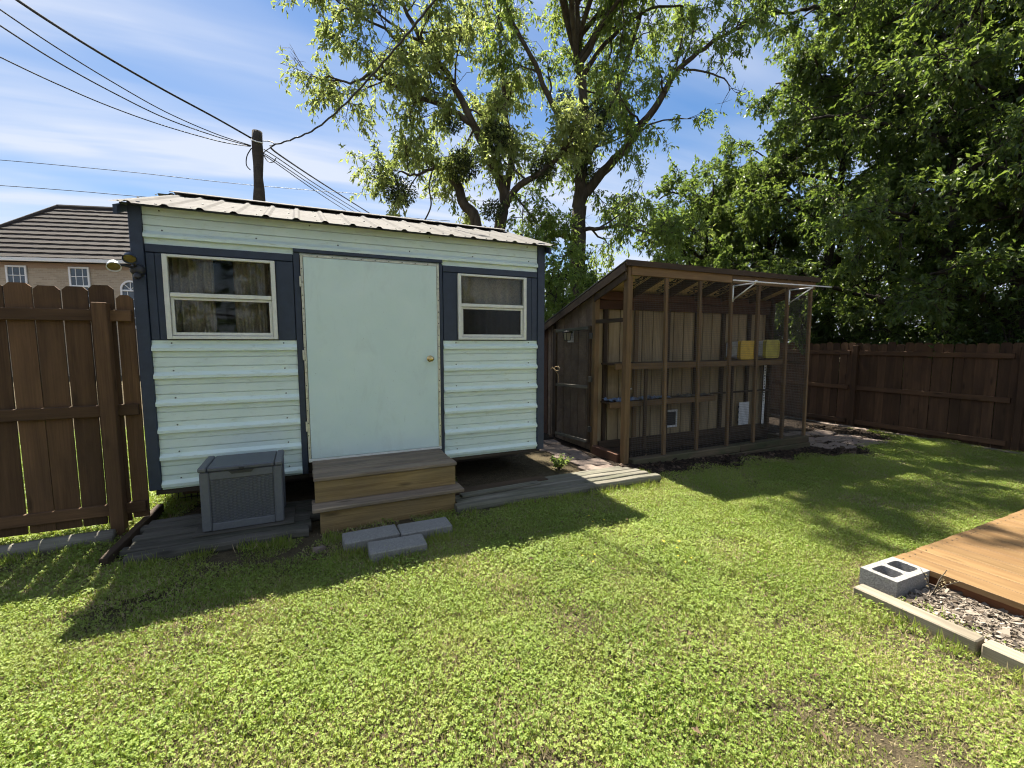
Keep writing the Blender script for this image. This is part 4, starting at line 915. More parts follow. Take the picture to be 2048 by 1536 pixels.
def lawn():
    g = np.random.default_rng(77); st = .205
    X_, Y_ = np.meshgrid(np.arange(-6.5, 8.3, st), np.arange(-5.2, 4.0, st)); x = X_.ravel() + g.uniform(-.09, .09, X_.size); y = Y_.ravel() + g.uniform(-.09, .09, X_.size)
    cx, cy = x - CAM.x, y - CAM.y; fx = cx * math.cos(YAW) + cy * math.sin(YAW); fy = -cx * math.sin(YAW) + cy * math.cos(YAW)
    keep = (fy > .55) & (np.abs(fx) < fy * 1.3 + 1.2)
    se = np.array([soil_edge(a) for a in x])
    keep &= ~((x > -3.28) & (x < .42) & (y > -.02)) & ~((x > -3.27) & (x < -.9) & (y > -.74)) & ~((x > -2.04) & (x < -.86) & (y > -.72)) & ~((x > -.95) & (x < 1.42) & (y > -.80) & (y < -.30)) & ~((x > .42) & (x < 1.5) & (y > -.3))
    keep &= ~((x > 1.4) & (y > se - .05)) & ~((x > .83) & (y < -2.92)) & ~((x > -1.9) & (x < -1.04) & (y > -1.2) & (y < -.9)) & ~((x > -1.73) & (x < -1.3) & (y > -1.43) & (y < -1.1))
    keep &= ~((x > -.85) & (x < .4) & (y > -.35)) & (x < 8.2)
    keep &= ~((x < -3.2) & (y > -.33) & (y < .1))
    x, y = x[keep], y[keep]; z = np.array([gz(a) + wob(a, b) for a, b in zip(x, y)])
    nd_ = .8 * vnoise(x, y, 3.2, 5) + .7 * vnoise(x, y, 9, 6); nc = vnoise(x, y, 1.7, 8) + .5 * vnoise(x, y, 6, 9); nb = vnoise(x, y, 3.3, 12) + .5 * vnoise(x, y, 9, 13)
    edge = np.exp(-((x - .80) / .16) ** 2) * (y < -2.75) + np.exp(-(((x - 1.3) / .7) ** 2 + ((y + 2.82) / .14) ** 2))
    worn = sum(np.exp(-((x - a) ** 2 + (y - b) ** 2) / w_ ** 2) for a, b, w_ in WORN)
    r_ = g.random(len(x)); bare = (nb > 1.2) | (r_ < .9 * worn) | (r_ < .5 * edge)
    dry = ((nd_ > .65) | (r_ < .75 * edge) | (r_ < .18) | (worn > .35)) & ~bare; clo = (nc > .7) & ~dry & ~bare; turf = ~dry & ~clo & ~bare
    shade = (y > -1.1) & (x < .5); bare &= ~((r_ < .3)); 
    A = np.stack([x, y, z], 1)
    inst_object('turf_grass', A[turf], [clump('turf_clump', 'turf', k) for k in range(5)], 'short green turf of fine grass and small leaves', 'grass')
    fl_ = clo & (g.random(len(x)) < .10)
    inst_object('clover', A[clo & ~fl_], [clump('clover_clump', 'clover', 20 + k) for k in range(5)], 'low broad-leaved clover patches spread through the lawn', 'clover', .8, 1.35)
    inst_object('flowering_clover', A[fl_], [clump('flower_clump', 'flower', 40 + k) for k in range(3)], 'clover dotted with tiny yellow flowers', 'clover', .8, 1.25)
    inst_object('dry_grass', A[dry], [clump('dry_clump', 'dry', 30 + k) for k in range(4)], 'thin straw-coloured dry grass in worn patches of lawn', 'dry grass')
    E_ = []
    def run(x0, y0, x1, y1, n, j=.03):
        t = g.random(n); E_.append(np.stack([x0 + (x1 - x0) * t + g.normal(0, j, n), y0 + (y1 - y0) * t + g.normal(0, j, n)], 1))
    run(-3.2, -.79, -2.05, -.80, 16); run(-.86, -.86, 1.42, -.87, 30); run(-2.0, -.80, -1.88, -.95, 4); run(-1.88, -1.2, -1.72, -1.2, 4); run(-1.72, -1.45, -1.3, -1.45, 8); run(-1.29, -1.24, -1.05, -1.23, 6); run(-1.04, -1.2, -1.04, -.8, 6)
    run(.80, -3.1, .80, -4.3, 7, .03); run(1.5, -2.86, 4.2, -2.88, 14); run(-4.6, -.36, -3.5, -.30, 18); run(1.4, -.5, 1.42, -.85, 6); run(8.1, 1.0, 8.1, -2.4, 20)
    E_ = np.concatenate(E_); E_ = np.concatenate([E_, np.array([[gz(a)] for a in E_[:, 0]])], 1)
    inst_object('edge_grass', E_, [clump('edge_clump', 'edge', 80 + k) for k in range(4)], 'uncut grass growing up against timbers, blocks and deck edge', 'grass', .7, 1.3)
    tf = (g.random(len(x)) < .012) | ((np.abs(x - .80) < .06) & (y < -2.9) & (g.random(len(x)) < .35)) | ((np.abs(y + .88) < .08) & (x > -3.2) & (g.random(len(x)) < .16))
    inst_object('grass_tufts', A[tf], [clump('tuft_clump', 'tuft', 60 + k) for k in range(4)], 'longer uncut grass tufts along edges and here and there', 'grass', .35, .75)
lawn()
def yard_beyond():
    g = np.random.default_rng(78); n = 500; x = g.uniform(-9, -3.35, n); y = g.uniform(.25, 5, n); z = np.zeros(n)
    inst_object('neighbour_grass', np.stack([x, y, z], 1), [clump('yard_clump', 'turf', 90 + k) for k in range(3)], 'sunlit grass seen through gaps of the picket fence', 'grass', 1.5, 2.4)
yard_beyond()

# ---------------- small weed plants
def weed(name, loc, h, n, label, m=M_lf2, seed=1, ls=1.):
    g = np.random.default_rng(seed); t = thing(name, loc, label, 'plant'); loc = np.array(loc); S_ = []; pp, dd = [], []
    V = []; Fc = []
    for k in range(n):
        a = g.uniform(0, 6.28); sp = g.uniform(.2, .8) * h; tip = loc + [math.cos(a) * sp, math.sin(a) * sp, h * g.uniform(.5, 1)]; mid = loc + (tip - loc) * .5 + [0, 0, h * .15]
        v, f = tube_data([loc, mid, tip], [.004, .003, .0015], 4); o_ = len(V); V += v; Fc += [tuple(i + o_ for i in q) for q in f]
        for q in np.linspace(.25, 1, 8): pp.append(loc + (tip - loc) * q + [0, 0, h * .15 * math.sin(q * 3.1)]); dd.append([math.cos(a + g.normal(0, 1)), math.sin(a + g.normal(0, 1)), g.normal(0, .4)])
    obj('stem', V, Fc, M_bark, t); pp, dd = np.array(pp), np.array(dd); nr = g.normal(0, .3, dd.shape); nr[:, 2] += 1
    link(bpy.data.objects.new('leaves', leafmesh('leaves', pp, dd, nr, ls * g.uniform(.03, .06, len(pp)), ls * g.uniform(.015, .03, len(pp)), m)), Matrix.Identity(4), t)
weed('weed_plant', (.62, .02, -.01), .20, 26, 'leafy green weed by the pavers at the shed corner', M_lf2, 3)
weed('dry_weed', (1.30, -3.20, .0), .16, 5, 'spindly dry weed rising beside the cinder block', M_gr3, 4, .35)
weed('weed_plant', (-.72, .05, .0), .12, 7, 'small weed growing between the steps and shed wall', M_lf2, 5)

# ================================================================== NEIGHBOUR HOUSE
def house():
    A, B = P(0, 514, 19.0), P(250, 521, 19.8); ux = Vector((B.x - A.x, B.y - A.y, 0)).normalized(); uy = Vector((0, 0, 1)).cross(ux)
    EZ_ = A.z; O = Vector((A.x, A.y, 0)) - ux * 2.6
    Mh = Matrix((ux, uy, Vector((0, 0, 1)))).transposed().to_4x4(); Mh.translation = O; Mi = Mh.inverted()
    t = thing('brick_house', O + ux * 8, 'tan brick two-storey house with a steep dark tiled roof beyond the fence', 'house')
    def hb(name, x, y, z, m, parent, ch=.01):
        c = Vector(((x[0] + x[1]) / 2, (y[0] + y[1]) / 2, (z[0] + z[1]) / 2))
        return link(bpy.data.objects.new(name, boxmesh(name, x[1] - x[0], y[1] - y[0], z[1] - z[0], m, ch)), Mh @ Matrix.Translation(c), parent)
    Wd, Dp, ov = 15., 4.6, .35; run = 2.9; RZ_ = EZ_ + 2.85
    hb('wall', (ov, Wd - ov), (ov, Dp + ov), (-.2, EZ_ - .12), M_brick, t)
    hb('soldier_course', (ov + .3, Wd - ov - .3), (ov - .02, ov + .0), (EZ_ - .36, EZ_ - .14), plain('soldier_brick', (.34, .24, .165), .9), t)
    hb('eave_trim', (-.02, Wd + .02), (-.02, .10), (EZ_ - .13, EZ_ + .03), M_wht, t)
    roof_ = bpy.data.objects.new('roof', None); link(roof_, Mh @ Matrix.Translation(Vector((Wd / 2, run, EZ_))), t)
    # core planes
    V = [(0, 0, EZ_), (Wd, 0, EZ_), (Wd, 2 * run, EZ_), (0, 2 * run, EZ_), (run, run, RZ_), (Wd - run, run, RZ_)]
    V = [(a, b, c - .05) for a, b, c in V]; obj('roof_deck', V, [(0, 1, 5, 4), (1, 2, 5), (2, 3, 4, 5), (3, 0, 4), (3, 2, 1, 0)], M_shing, roof_, Mh)
    nC = 12; dz = (RZ_ - EZ_)
    for k in range(nC):
        t0, t1 = k / nC, min(1, (k + 1.08) / nC); h0, h1 = .075, .012; th = .0
        def q(t_, h, side): return (run * t_ if side < 0 else Wd - run * t_, run * t_ - h * .55, EZ_ + dz * t_ + h * .6)
        a, b, c, d = q(t0, h0, -1), q(t0, h0, 1), q(t1, h1, 1), q(t1, h1, -1); e, f = q(t0, 0, -1), q(t0, 0, 1)
        n_ = 60; V = []; Fc = []
        for i in range(n_ + 1):
            s = i / n_; j = .010 * math.sin(i * 2.1 + k)
            V += [tuple(Vector(e).lerp(Vector(f), s)), tuple(Vector(a).lerp(Vector(b), s) + Vector((0, 0, j))), tuple(Vector(d).lerp(Vector(c), s))]
        for i in range(n_): m_ = 3 * i; Fc += [(m_, m_ + 3, m_ + 4, m_ + 1), (m_ + 1, m_ + 4, m_ + 5, m_ + 2)]
        obj('tile_course', V, Fc, M_shing, roof_, Mh)
    hipv, hipf = tube_data([Mh @ Vector((run * s, run * s, EZ_ + dz * s + .04)) for s in np.linspace(0, 1, 8)], .10, 8); obj('hip_tiles', hipv, hipf, M_shing, roof_)
    rv_, rf_ = tube_data([Mh @ Vector((x, run, RZ_ + .03)) for x in (run - .05, Wd / 2, Wd - run)], .10, 8); obj('ridge_tiles', rv_, rf_, M_shing, roof_)
    Mpane = plain('house_pane', (.075, .09, .11), .12, 0, 3, .3)
    def win(pxa, pxb, top, arch=False):
        xa = (Mi @ P(pxa, 560, 19 + .8 * pxa / 250)).x; xb = (Mi @ P(pxb, 560, 19 + .8 * pxb / 250)).x; y = ov; ht = 1.65; z1 = top; z0 = top - ht
        w = bpy.data.objects.new('window', None); link(w, Mh @ Matrix.Translation(Vector(((xa + xb) / 2, y, z0))), t); f = .075
        hb('pane', (xa + f, xb - f), (y - .03, y - .01), (z0 + f, z1 - f), Mpane, w)
        for a, b in ((xa, xa + f), (xb - f, xb)): hb('frame', (a, b), (y - .07, y - .005), (z0, z1), M_wht, w)
        for a, b in ((z1 - f, z1), (z0, z0 + f), ((z0 + z1) / 2 - .04, (z0 + z1) / 2 + .04)): hb('frame', (xa + f, xb - f), (y - .068, y - .005), (a, b), M_wht, w)
        for i in (1, 2): x = xa + (xb - xa) * i / 3; hb('muntin', (x - .014, x + .014), (y - .045, y - .031), (z0 + f, z1 - f), M_wht, w, .002)
        for s in (.25, .75): z = z0 + ht * s; hb('muntin', (xa + f, xb - f), (y - .047, y - .032), (z - .014, z + .014), M_wht, w, .002)
        hb('sill', (xa - .05, xb + .05), (y - .10, y - .004), (z0 - .07, z0 - .005), M_wht, w)
        if arch:
            r_ = (xb - xa) / 2; cx = (xa + xb) / 2; V = []; Fc = []; n = 16
            for yy in (y - .07, y - .005):
                for i in range(n + 1):
                    q = math.pi * i / n
                    for rr in (r_, r_ - f): V.append((cx + rr * math.cos(q), yy, z1 + rr * math.sin(q)))
            m2 = 2 * (n + 1)
            for i in range(n): a = 2 * i; Fc += [(a, a + 2, a + 3, a + 1), (a, m2 + a, m2 + a + 2, a + 2), (a + 1, a + 3, m2 + a + 3, m2 + a + 1)]
            obj('arch_frame', V, Fc, M_wht, w, Mh)
            pn = [(cx + (r_ - f) * math.cos(math.pi * i / n), y - .02, z1 + (r_ - f) * math.sin(math.pi * i / n)) for i in range(n + 1)]; obj('fanlight', pn, [tuple(range(n, -1, -1))], Mpane, w, Mh)
            for q in (45, 90, 135): v, f_ = tube_data([Mh @ Vector((cx, y - .04, z1)), Mh @ Vector((cx + (r_ - f) * math.cos(R(q)), y - .04, z1 + (r_ - f) * math.sin(R(q))))], .018, 5); obj('muntin', v, f_, M_wht, w)
    win(0, 43, EZ_ - .28); win(128, 170, EZ_ - .28); win(230, 272, EZ_ - 1.22, True); win(380, 420, EZ_ - .28); win(-85, -43, EZ_ - .28)
house()

# ================================================================== UTILITY POLE AND WIRES
pt = P(514, 263, 11.0); pb = Vector((pt.x - .10, pt.y, 0))
up_ = thing('utility_pole', (pb.x, pb.y, 0), 'dark weathered utility pole rising behind the shed roof', 'utility pole')
pts = []; rad = []
for i in range(26):
    s = i / 25; p = pb.lerp(pt, s); w_ = .010 * math.sin(i * 1.7) + (.018 * math.sin(i * 3.1) if .72 < s < .9 else 0); pts.append(p + Vector((.006 * math.sin(i * 2.3), 0, 0))); rad.append(.142 - .025 * s + w_ * .6 - (.022 if .80 < s < .86 else 0))
tube('shaft', pts, rad, M_pole, up_, 10); 
tube('band', [P(502, 279, 10.87), P(513, 283, 10.85), P(526, 286, 10.87)], .014, M_wht, up_, 6)
tube('pigtail', smooth_pts([P(503, 296, 10.9), P(494, 312, 10.9), P(493, 330, 10.9), P(501, 340, 10.95)]), .012, M_blk, up_, 5)
tube('pigtail', smooth_pts([P(525, 306, 10.9), P(535, 322, 10.85), P(546, 324, 10.85), P(552, 316, 10.85)]), .011, M_blk, up_, 5)
tube('pigtail', smooth_pts([P(525, 282, 10.9), P(540, 283, 10.9), P(549, 289, 10.9), P(540, 296, 10.9), P(530, 303, 10.9), P(524, 311, 10.9)]), .011, M_blk, up_, 5)
def wire(pts, r_, label, twist=0.): 
    q = smooth_pts([P(*p) for p in pts], 8)
    if twist: q = [p + Vector((0, twist * math.sin(i * 1.9), twist * math.cos(i * 1.9))) for i, p in enumerate(q)]
    o = tube('overhead_wire', q, r_, M_blk, None, 5); setprops(o, label, 'wire', 'overhead wires')
wire([(504, 277, 10.95), (430, 235, 10.2), (330, 181, 9.2), (220, 118, 8.1), (110, 50, 7.0), (0, -24, 6.0), (-150, -135, 4.8)], .020, 'thick topmost black cable sweeping from the pole over the house side')
wire([(502, 291, 11.0), (430, 267, 10.2), (330, 223, 9.2), (220, 161, 8.1), (110, 93, 7.1), (0, 19, 6.1), (-150, -85, 4.9)], .010, 'second wire down of the four leaving the pole toward the house side')
wire([(501, 292, 11.05), (430, 272, 10.2), (330, 236, 9.2), (220, 182, 8.1), (110, 121, 7.1), (0, 51, 6.1), (-150, -50, 4.9)], .011, 'third wire down of the four leaving the pole toward the house side')
wire([(501, 293, 11.1), (440, 283, 10.4), (330, 252, 9.3), (220, 213, 8.3), (110, 166, 7.4), (0, 114, 6.5), (-150, 38, 5.4)], .010, 'lowest of the four wires leaving the pole toward the house side')
wire([(540, 292, 11.0), (580, 280, 10.4), (630, 258, 9.7), (690, 208, 8.8), (760, 132, 7.8), (815, 68, 7.1), (868, 2, 6.5), (930, -75, 5.8)], .017, 'twisted black cable rising from the pole across the front of the tree', .010)
wire([(541, 295, 11.0), (562, 312, 11.6), (640, 364, 14.5), (735, 424, 20), (800, 464, 26)], .022, 'thick black cable descending from the pole behind the shed roof')
wire([(528, 299, 11.0), (558, 318, 11.6), (640, 374, 14.5), (730, 430, 20), (790, 468, 26)], .013, 'thin wire just under the thick cable descending behind the roof')
wire([(526, 306, 11.0), (552, 322, 11.6), (640, 381, 14.5), (722, 432, 20), (780, 469, 26)], .012, 'middle thin wire of the bundle descending behind the roof')
wire([(526, 309, 11.0), (550, 325, 11.6), (640, 388, 14.5), (712, 434, 20), (770, 470, 26)], .012, 'lowest thin wire of the bundle descending behind the roof')
wire([(-150, 311, 33), (0, 320, 34), (250, 343, 36), (500, 370, 38), (740, 389, 40), (1000, 404, 42)], .022, 'upper faint distant wire crossing the sky behind the pole')
wire([(-150, 362, 31), (0, 371, 32), (150, 382, 33), (280, 393, 34), (600, 418, 36), (900, 442, 38)], .022, 'lower faint distant wire passing just over the brick house')

# ================================================================== TREES
def norm(a): return a / (np.linalg.norm(a, axis=-1, keepdims=True) + 1e-9)
class Grower:
    def __init__(s, seed): s.g = np.random.default_rng(seed); s.V = []; s.F = []; s.ts = []; s.td = []; s.tl = []; s.two = []
    def tube(s, pts, rad, n):
        v, f = tube_data(pts, rad, n, False); o_ = len(s.V); s.V += v; s.F += [tuple(i + o_ for i in q) for q in f]
    def walk(s, p, d, L, k, curl, jit):
        out = [np.array(p)]; d = np.array(d); st = L / k
        for i in range(k):
            d = norm(d + s.g.normal(0, jit, 3) + np.array([0, 0, curl])); out.append(out[-1] + d * st)
        return out
    def limb(s, pts, r0, r1, n=8, k=5):
        q = smooth_pts(pts, k); m = len(q); rad = [r0 + (r1 - r0) * (i / (m - 1)) ** .8 for i in range(m)]
        q = [p + Vector(s.g.normal(0, .018, 3)) for p in q]; s.tube(q, rad, n); return [np.array(p) for p in q], rad
    def sprout(s, pts, rad, dens, L1, n2, L2, n3, L3, tstart=.3, up=.15, droop=.25, bare=0., spread=.75, curl=.02):
        seg = [np.linalg.norm(pts[i + 1] - pts[i]) for i in range(len(pts) - 1)]; tot = sum(seg); m = max(1, int(round(dens * tot * (1 - tstart))))
        for b in range(m):
            t = tstart + (1 - tstart) * (b + s.g.random()) / m; i = min(int(t * (len(pts) - 1)), len(pts) - 2); fr = t * (len(pts) - 1) - i
            p = pts[i] * (1 - fr) + pts[i + 1] * fr; tg = norm(pts[i + 1] - pts[i]); d = norm(tg * .5 + s.g.normal(0, spread, 3) + np.array([0, 0, up])); L = L1 * s.g.uniform(.6, 1.2) * (1.15 - .5 * t)
            w = s.walk(p, d, L, 5, curl, .17); r0 = min(rad[i] * .55, .012 + .014 * L); s.tube([Vector(q) for q in w], [r0 * (1 - .8 * j / 5) for j in range(6)], 5)
            for c in range(n2):
                t2 = s.g.uniform(.25, 1); j = min(int(t2 * 5), 4); p2 = w[j] + (w[j + 1] - w[j]) * (t2 * 5 - j); d2 = norm(norm(w[j + 1] - w[j]) * .6 + s.g.normal(0, .7, 3)); L_ = L2 * s.g.uniform(.5, 1.15) * (1.15 - .4 * t2)
                w2 = s.walk(p2, d2, L_, 3, -droop * .15, .16); s.tube([Vector(q) for q in w2], [.011, .008, .006, .004], 4)
                if s.g.random() < bare:
                    for e in range(3): a = s.g.integers(1, 4); w3 = s.walk(w2[a], norm(w2[a] - w2[a - 1] + s.g.normal(0, .6, 3)), L3 * s.g.uniform(.5, 1.1), 2, 0, .2); s.tube([Vector(q) for q in w3], [.005, .004, .002], 3)
                    continue
                for e in range(n3):
                    t3 = s.g.uniform(.1, 1); a = min(int(t3 * 3), 2); s.ts.append(w2[a] + (w2[a + 1] - w2[a]) * (t3 * 3 - a)); s.td.append(norm(norm(w2[a + 1] - w2[a]) * .7 + s.g.normal(0, .65, 3) + np.array([0, 0, -droop]))); s.tl.append(L3 * s.g.uniform(.5, 1.2))
    def finish(s, name, label, cat, base, per, leafL, leafW, m_leaf, m_bark, droop, group=None, keep=None, ball=None):
        t = thing(name, base, label, cat, group); g = s.g
        link(bpy.data.objects.new('trunk', mesh('trunk', s.V, s.F, m_bark, True)), Matrix.Identity(4), t)
        S, D, L = np.array(s.ts), np.array(s.td), np.array(s.tl)
        if keep is not None: k = keep(S); S, D, L = S[k], D[k], L[k]
        n = len(S); E_ = S + D * L[:, None] + np.array([0, 0, -1]) * (L * droop * .4)[:, None]
        # twigs as slim three-sided spikes
        a = norm(np.cross(D, [0.3, .2, .93])); b = np.cross(D, a); V = np.stack([S + a * .005, S - a * .0025 + b * .0043, S - a * .0025 - b * .0043, E_], 1).reshape(-1, 3); q = 4 * np.arange(n)[:, None]
        T = np.concatenate([q + np.array([[0, 1, 3]]), q + np.array([[1, 2, 3]]), q + np.array([[2, 0, 3]])], 1).reshape(-1, 3)
        o = link(bpy.data.objects.new('twigs', fastmesh('twigs', V, T, m_bark)), Matrix.Identity(4), t); o['kind'] = 'stuff'
        print('TREE', name, 'leaves', n * per)
        k = per; tt = g.uniform(.08, 1.02, (n, k)); p = S[:, None] + (E_ - S)[:, None] * tt[..., None]; p = p.reshape(-1, 3) + g.normal(0, .02, (n * k, 3))
        d = np.repeat(D, k, 0) * .55 + g.normal(0, .6, (n * k, 3)) + np.array([0, 0, -droop]); nr = g.normal(0, .55, (n * k, 3)); nr[:, 2] += .9
        sz = np.exp(g.normal(0, .22, n * k)); o = link(bpy.data.objects.new('crown', leafmesh('crown', p, d, nr, leafL * sz, leafW * sz, m_leaf)), Matrix.Identity(4), t); o['kind'] = 'stuff'
        return t
def mistletoe(t, c, r_, n, seed):
    g = np.random.default_rng(seed); c = np.array(c); p = norm(g.normal(0, 1, (n, 3))) * r_ * g.random((n, 1)) ** .5 * np.array([1, 1, .85]) + c; d = norm(p - c) + g.normal(0, .5, (n, 3)) + np.array([0, 0, -.3])
    o = link(bpy.data.objects.new('mistletoe', leafmesh('mistletoe', p, d, g.normal(0, 1, (n, 3)), g.uniform(.05, .09, n), g.uniform(.025, .04, n), M_lf4)), Matrix.Identity(4), t); o['kind'] = 'stuff'; o['label'] = 'dark round mistletoe clump in the branches'

# tree one: forked, sparse, with bare twigs and mistletoe
G = Grower(101); base = P(1000, 470, 12.2); base.z = 0
a = [(base), P(1000, 470, 12.1), P(1010, 400, 12.1), P(985, 330, 12.0), P(945, 245, 11.8), P(905, 165, 11.5), P(850, 90, 11.2), P(800, 0, 10.9)]
A_, ra = G.limb(a, .20, .035)
b = [base + Vector((-.1, .1, 0)), P(958, 470, 12.3), P(930, 410, 12.3), P(908, 350, 12.3), P(905, 322, 12.3)]; B_, rb = G.limb(b, .17, .10)
c = [P(1008, 405, 12.1), P(1022, 320, 12.4), P(1012, 220, 12.7), P(1002, 110, 12.9), P(995, 0, 13.1)]; C_, rc = G.limb(c, .12, .03)
d = [P(1003, 420, 12.1), P(1040, 370, 11.8), P(1085, 345, 11.6), P(1130, 300, 11.5), P(1180, 240, 11.4)]; D_, rd = G.limb(d, .11, .03)
e = [P(945, 245, 11.8), P(890, 215, 11.4), P(820, 190, 11.0), P(745, 150, 10.7), P(700, 165, 10.5), P(650, 150, 10.3)]; E_, re = G.limb(e, .075, .015)
f = [P(905, 165, 11.5), P(840, 130, 11.2), P(770, 60, 10.8), P(700, 20, 10.4), P(640, -20, 10.1)]; F_, rf_ = G.limb(f, .05, .012)
h = [P(908, 345, 12.3), P(870, 335, 12.0), P(835, 350, 11.6), P(800, 340, 11.3)]; H_, rh = G.limb(h, .06, .02)
i_ = [P(850, 90, 11.2), P(760, 30, 10.9), P(700, -60, 10.6)]; I_, ri = G.limb(i_, .04, .01)
for q, r_, dn, bare in ((A_, ra, 2.6, .05), (C_, rc, 2.4, .08), (D_, rd, 2.6, .05), (E_, re, 3.2, .35), (F_, rf_, 2.6, .45), (H_, rh, 3.4, .1), (I_, ri, 2.0, .5)):
    G.sprout(q, r_, dn, 1.45, 8, .8, 7, .36, .38 if (q is A_ or q is C_) else .15, .15, .35, bare)
G.sprout(B_, rb, 1.8, .9, 6, .6, 6, .34, .6, .1, .35)
t1 = G.finish('leafy_tree', 'sparse pale-leaved tree with a broken fork and bare twig ends behind the shed', 'tree', base, 11, .120, .043, M_lf1, M_bark, .55, 'trees behind the yard')
for (x, y, r_, n_), sd_ in zip(((800, 385, .42, 1500), (925, 330, .45, 1500), (1000, 275, .40, 1100), (1085, 340, .35, 900), (905, 245, .28, 600), (770, 350, .33, 700), (985, 420, .3, 700)), range(9)): mistletoe(t1, P(x, y, 11.7), r_, n_, 200 + sd_)
tube('hanging_branch', smooth_pts([P(868, 330, 11.8), P(858, 370, 11.8), P(862, 410, 11.8), P(850, 440, 11.8)]), .02, M_bark, t1, 5)
# tree two: tall, with a strong limb reaching toward the dense trees
G = Grower(102); base = P(1158, 470, 12.8); base.z = 0
T_, rt = G.limb([base, P(1156, 470, 12.7), P(1160, 400, 12.6), P(1166, 330, 12.6), P(1168, 230, 12.7), P(1160, 120, 12.9), P(1152, 0, 13.1), P(1140, -140, 13.3)], .25, .06, 10)
L2_, r2 = G.limb([P(1162, 395, 12.6), P(1205, 345, 12.4), P(1262, 282, 12.2), P(1318, 205, 12.0), P(1360, 135, 11.8), P(1420, 88, 11.5), P(1490, 48, 11.3)], .16, .03)
L3_, r3 = G.limb([P(1167, 300, 12.6), P(1115, 225, 12.2), P(1070, 130, 11.8), P(1020, 30, 11.5), P(985, -60, 11.2)], .10, .025)
L4_, r4 = G.limb([P(1167, 330, 12.6), P(1205, 250, 12.9), P(1250, 130, 13.1), P(1290, 0, 13.3)], .13, .035)
L5_, r5 = G.limb([P(1158, 460, 12.7), P(1200, 455, 12.2), P(1250, 452, 11.9), P(1310, 470, 11.6)], .07, .02)
L6_, r6 = G.limb([P(1157, 480, 12.7), P(1110, 470, 12.4), P(1060, 480, 12.2), P(1030, 460, 12.1)], .08, .02)
L7_, r7 = G.limb([P(1360, 135, 11.8), P(1440, 150, 11.4), P(1462, 180, 11.2)], .03, .01)
FR = []
L8_, r8 = G.limb([P(1152, 0, 13.1), P(1230, -60, 12.6), P(1330, -80, 12), P(1440, -60, 11.4)], .07, .02)
for q, r_, dn in ((T_, rt, 1.6), (L2_, r2, 1.9), (L3_, r3, 2.0), (L4_, r4, 2.0), (L5_, r5, 3.6), (L6_, r6, 3.6), (L8_, r8, 1.3)): G.sprout(q, r_, dn, 1.6, 7, .85, 6, .38, .30 if q is T_ else .18, .12, .45, .04)
for tip, z0 in (((2.2, 5.2, 12.0), 9.5), ((3.6, 4.3, 11.6), 9.0), ((5.4, 4.1, 11.8), 9.5), ((6.9, 4.3, 11.2), 9.0), ((7.6, 5.4, 10.6), 8.6), ((4.8, 4.8, 12.8), 10.5), ((1.7, 4.5, 11.2), 9.2), ((2.7, 3.9, 11.0), 9.0), ((6.2, 3.4, 10.6), 8.8), ((7.8, 4.2, 11.6), 9.6)):
    s0 = Vector((base.x - .1, base.y + .1, z0)); tp_ = Vector(tip); FR.append(G.limb([s0, s0.lerp(tp_, .35) + Vector((0, 0, .5)), s0.lerp(tp_, .7) + Vector((0, 0, .45)), tp_], .08, .02, 7))
for q, r_ in FR: G.sprout(q, r_, 2.2, 1.3, 7, .8, 6, .36, .3, .05, .4, .03)
G.sprout(L7_, r7, 2.0, .6, 3, .5, 3, .3, .1, 0, .4, .5)
t2 = G.finish('leafy_tree', 'tall light-green tree with a thick leaning limb between shed roof and coop', 'tree', base, 11, .115, .040, M_lf2, M_bark, .65, 'trees behind the yard')
for (x, y, r_, n_), sd_ in zip(((1195, 235, .5, 1600), (1170, 345, .4, 1100), (1130, 200, .3, 700)), range(9)): mistletoe(t2, P(x, y, 12.6), r_, n_, 220 + sd_)

# dense dark trees beyond the long fence
def dense(name, px, d, top, seed, label, lean=(0, 0), spread=2.6, nl=12, zmin=2.2, dens=2.4, leaf=(.105, .055), m=M_lf3, r0=.2, per=12, keep=None, zmax=None):
    G = Grower(seed); g = G.g; b = P(px, 690, d); b = Vector((b.x, b.y, gz(b.x) - .05)); tp = b + Vector((lean[0], lean[1], top))
    mid = [b.lerp(tp, s) + Vector((g.normal(0, .12), g.normal(0, .12), 0)) * (s > 0) for s in (0, .2, .4, .6, .8, 1)]
    T, rt_ = G.limb(mid, r0, .04, 9)
    for k in range(nl):
        s = (zmin + (top * .95 - zmin) * (k + g.random() * .8) / nl) / top; p = b.lerp(tp, s); a = 2.4 * k + g.normal(0, .4); sp = spread * (1.12 - .55 * s ** 2) * g.uniform(.7, 1.15)
        q = [p, p + Vector((math.cos(a) * sp * .35, math.sin(a) * sp * .35, .45)), p + Vector((math.cos(a) * sp * .7, math.sin(a) * sp * .7, .75 + g.normal(0, .2))), p + Vector((math.cos(a) * sp, math.sin(a) * sp, .7 + g.normal(0, .35)))]
        Lq, rq = G.limb(q, .07, .02, 6); G.sprout(Lq, rq, dens, 1.25, 6, .7, 6, .34, .2, .05, .3, .01)
    G.sprout(T, rt_, dens * .6, 1.3, 6, .8, 6, .36, .5, .1, .3, .01)
    return G.finish(name, label, 'tree', b, per, leaf[0], leaf[1], m, M_bark2, .35, 'dense trees beyond the long fence', keep)
dense('shade_tree', 1400, 15.0, 6.6, 301, 'lowest light-green tree of the group behind the coop roof', (0, 0), 2.6, 15, 1.4, 2.8, (.105, .048), M_lf5, .16, 14)
dense('shade_tree', 1530, 14.0, 7.6, 307, 'mid-green dense tree rising behind the coop roof beside blue sky', (0, 0), 2.5, 17, 1.6, 2.8, (.10, .046), M_lf5, .17, 14)
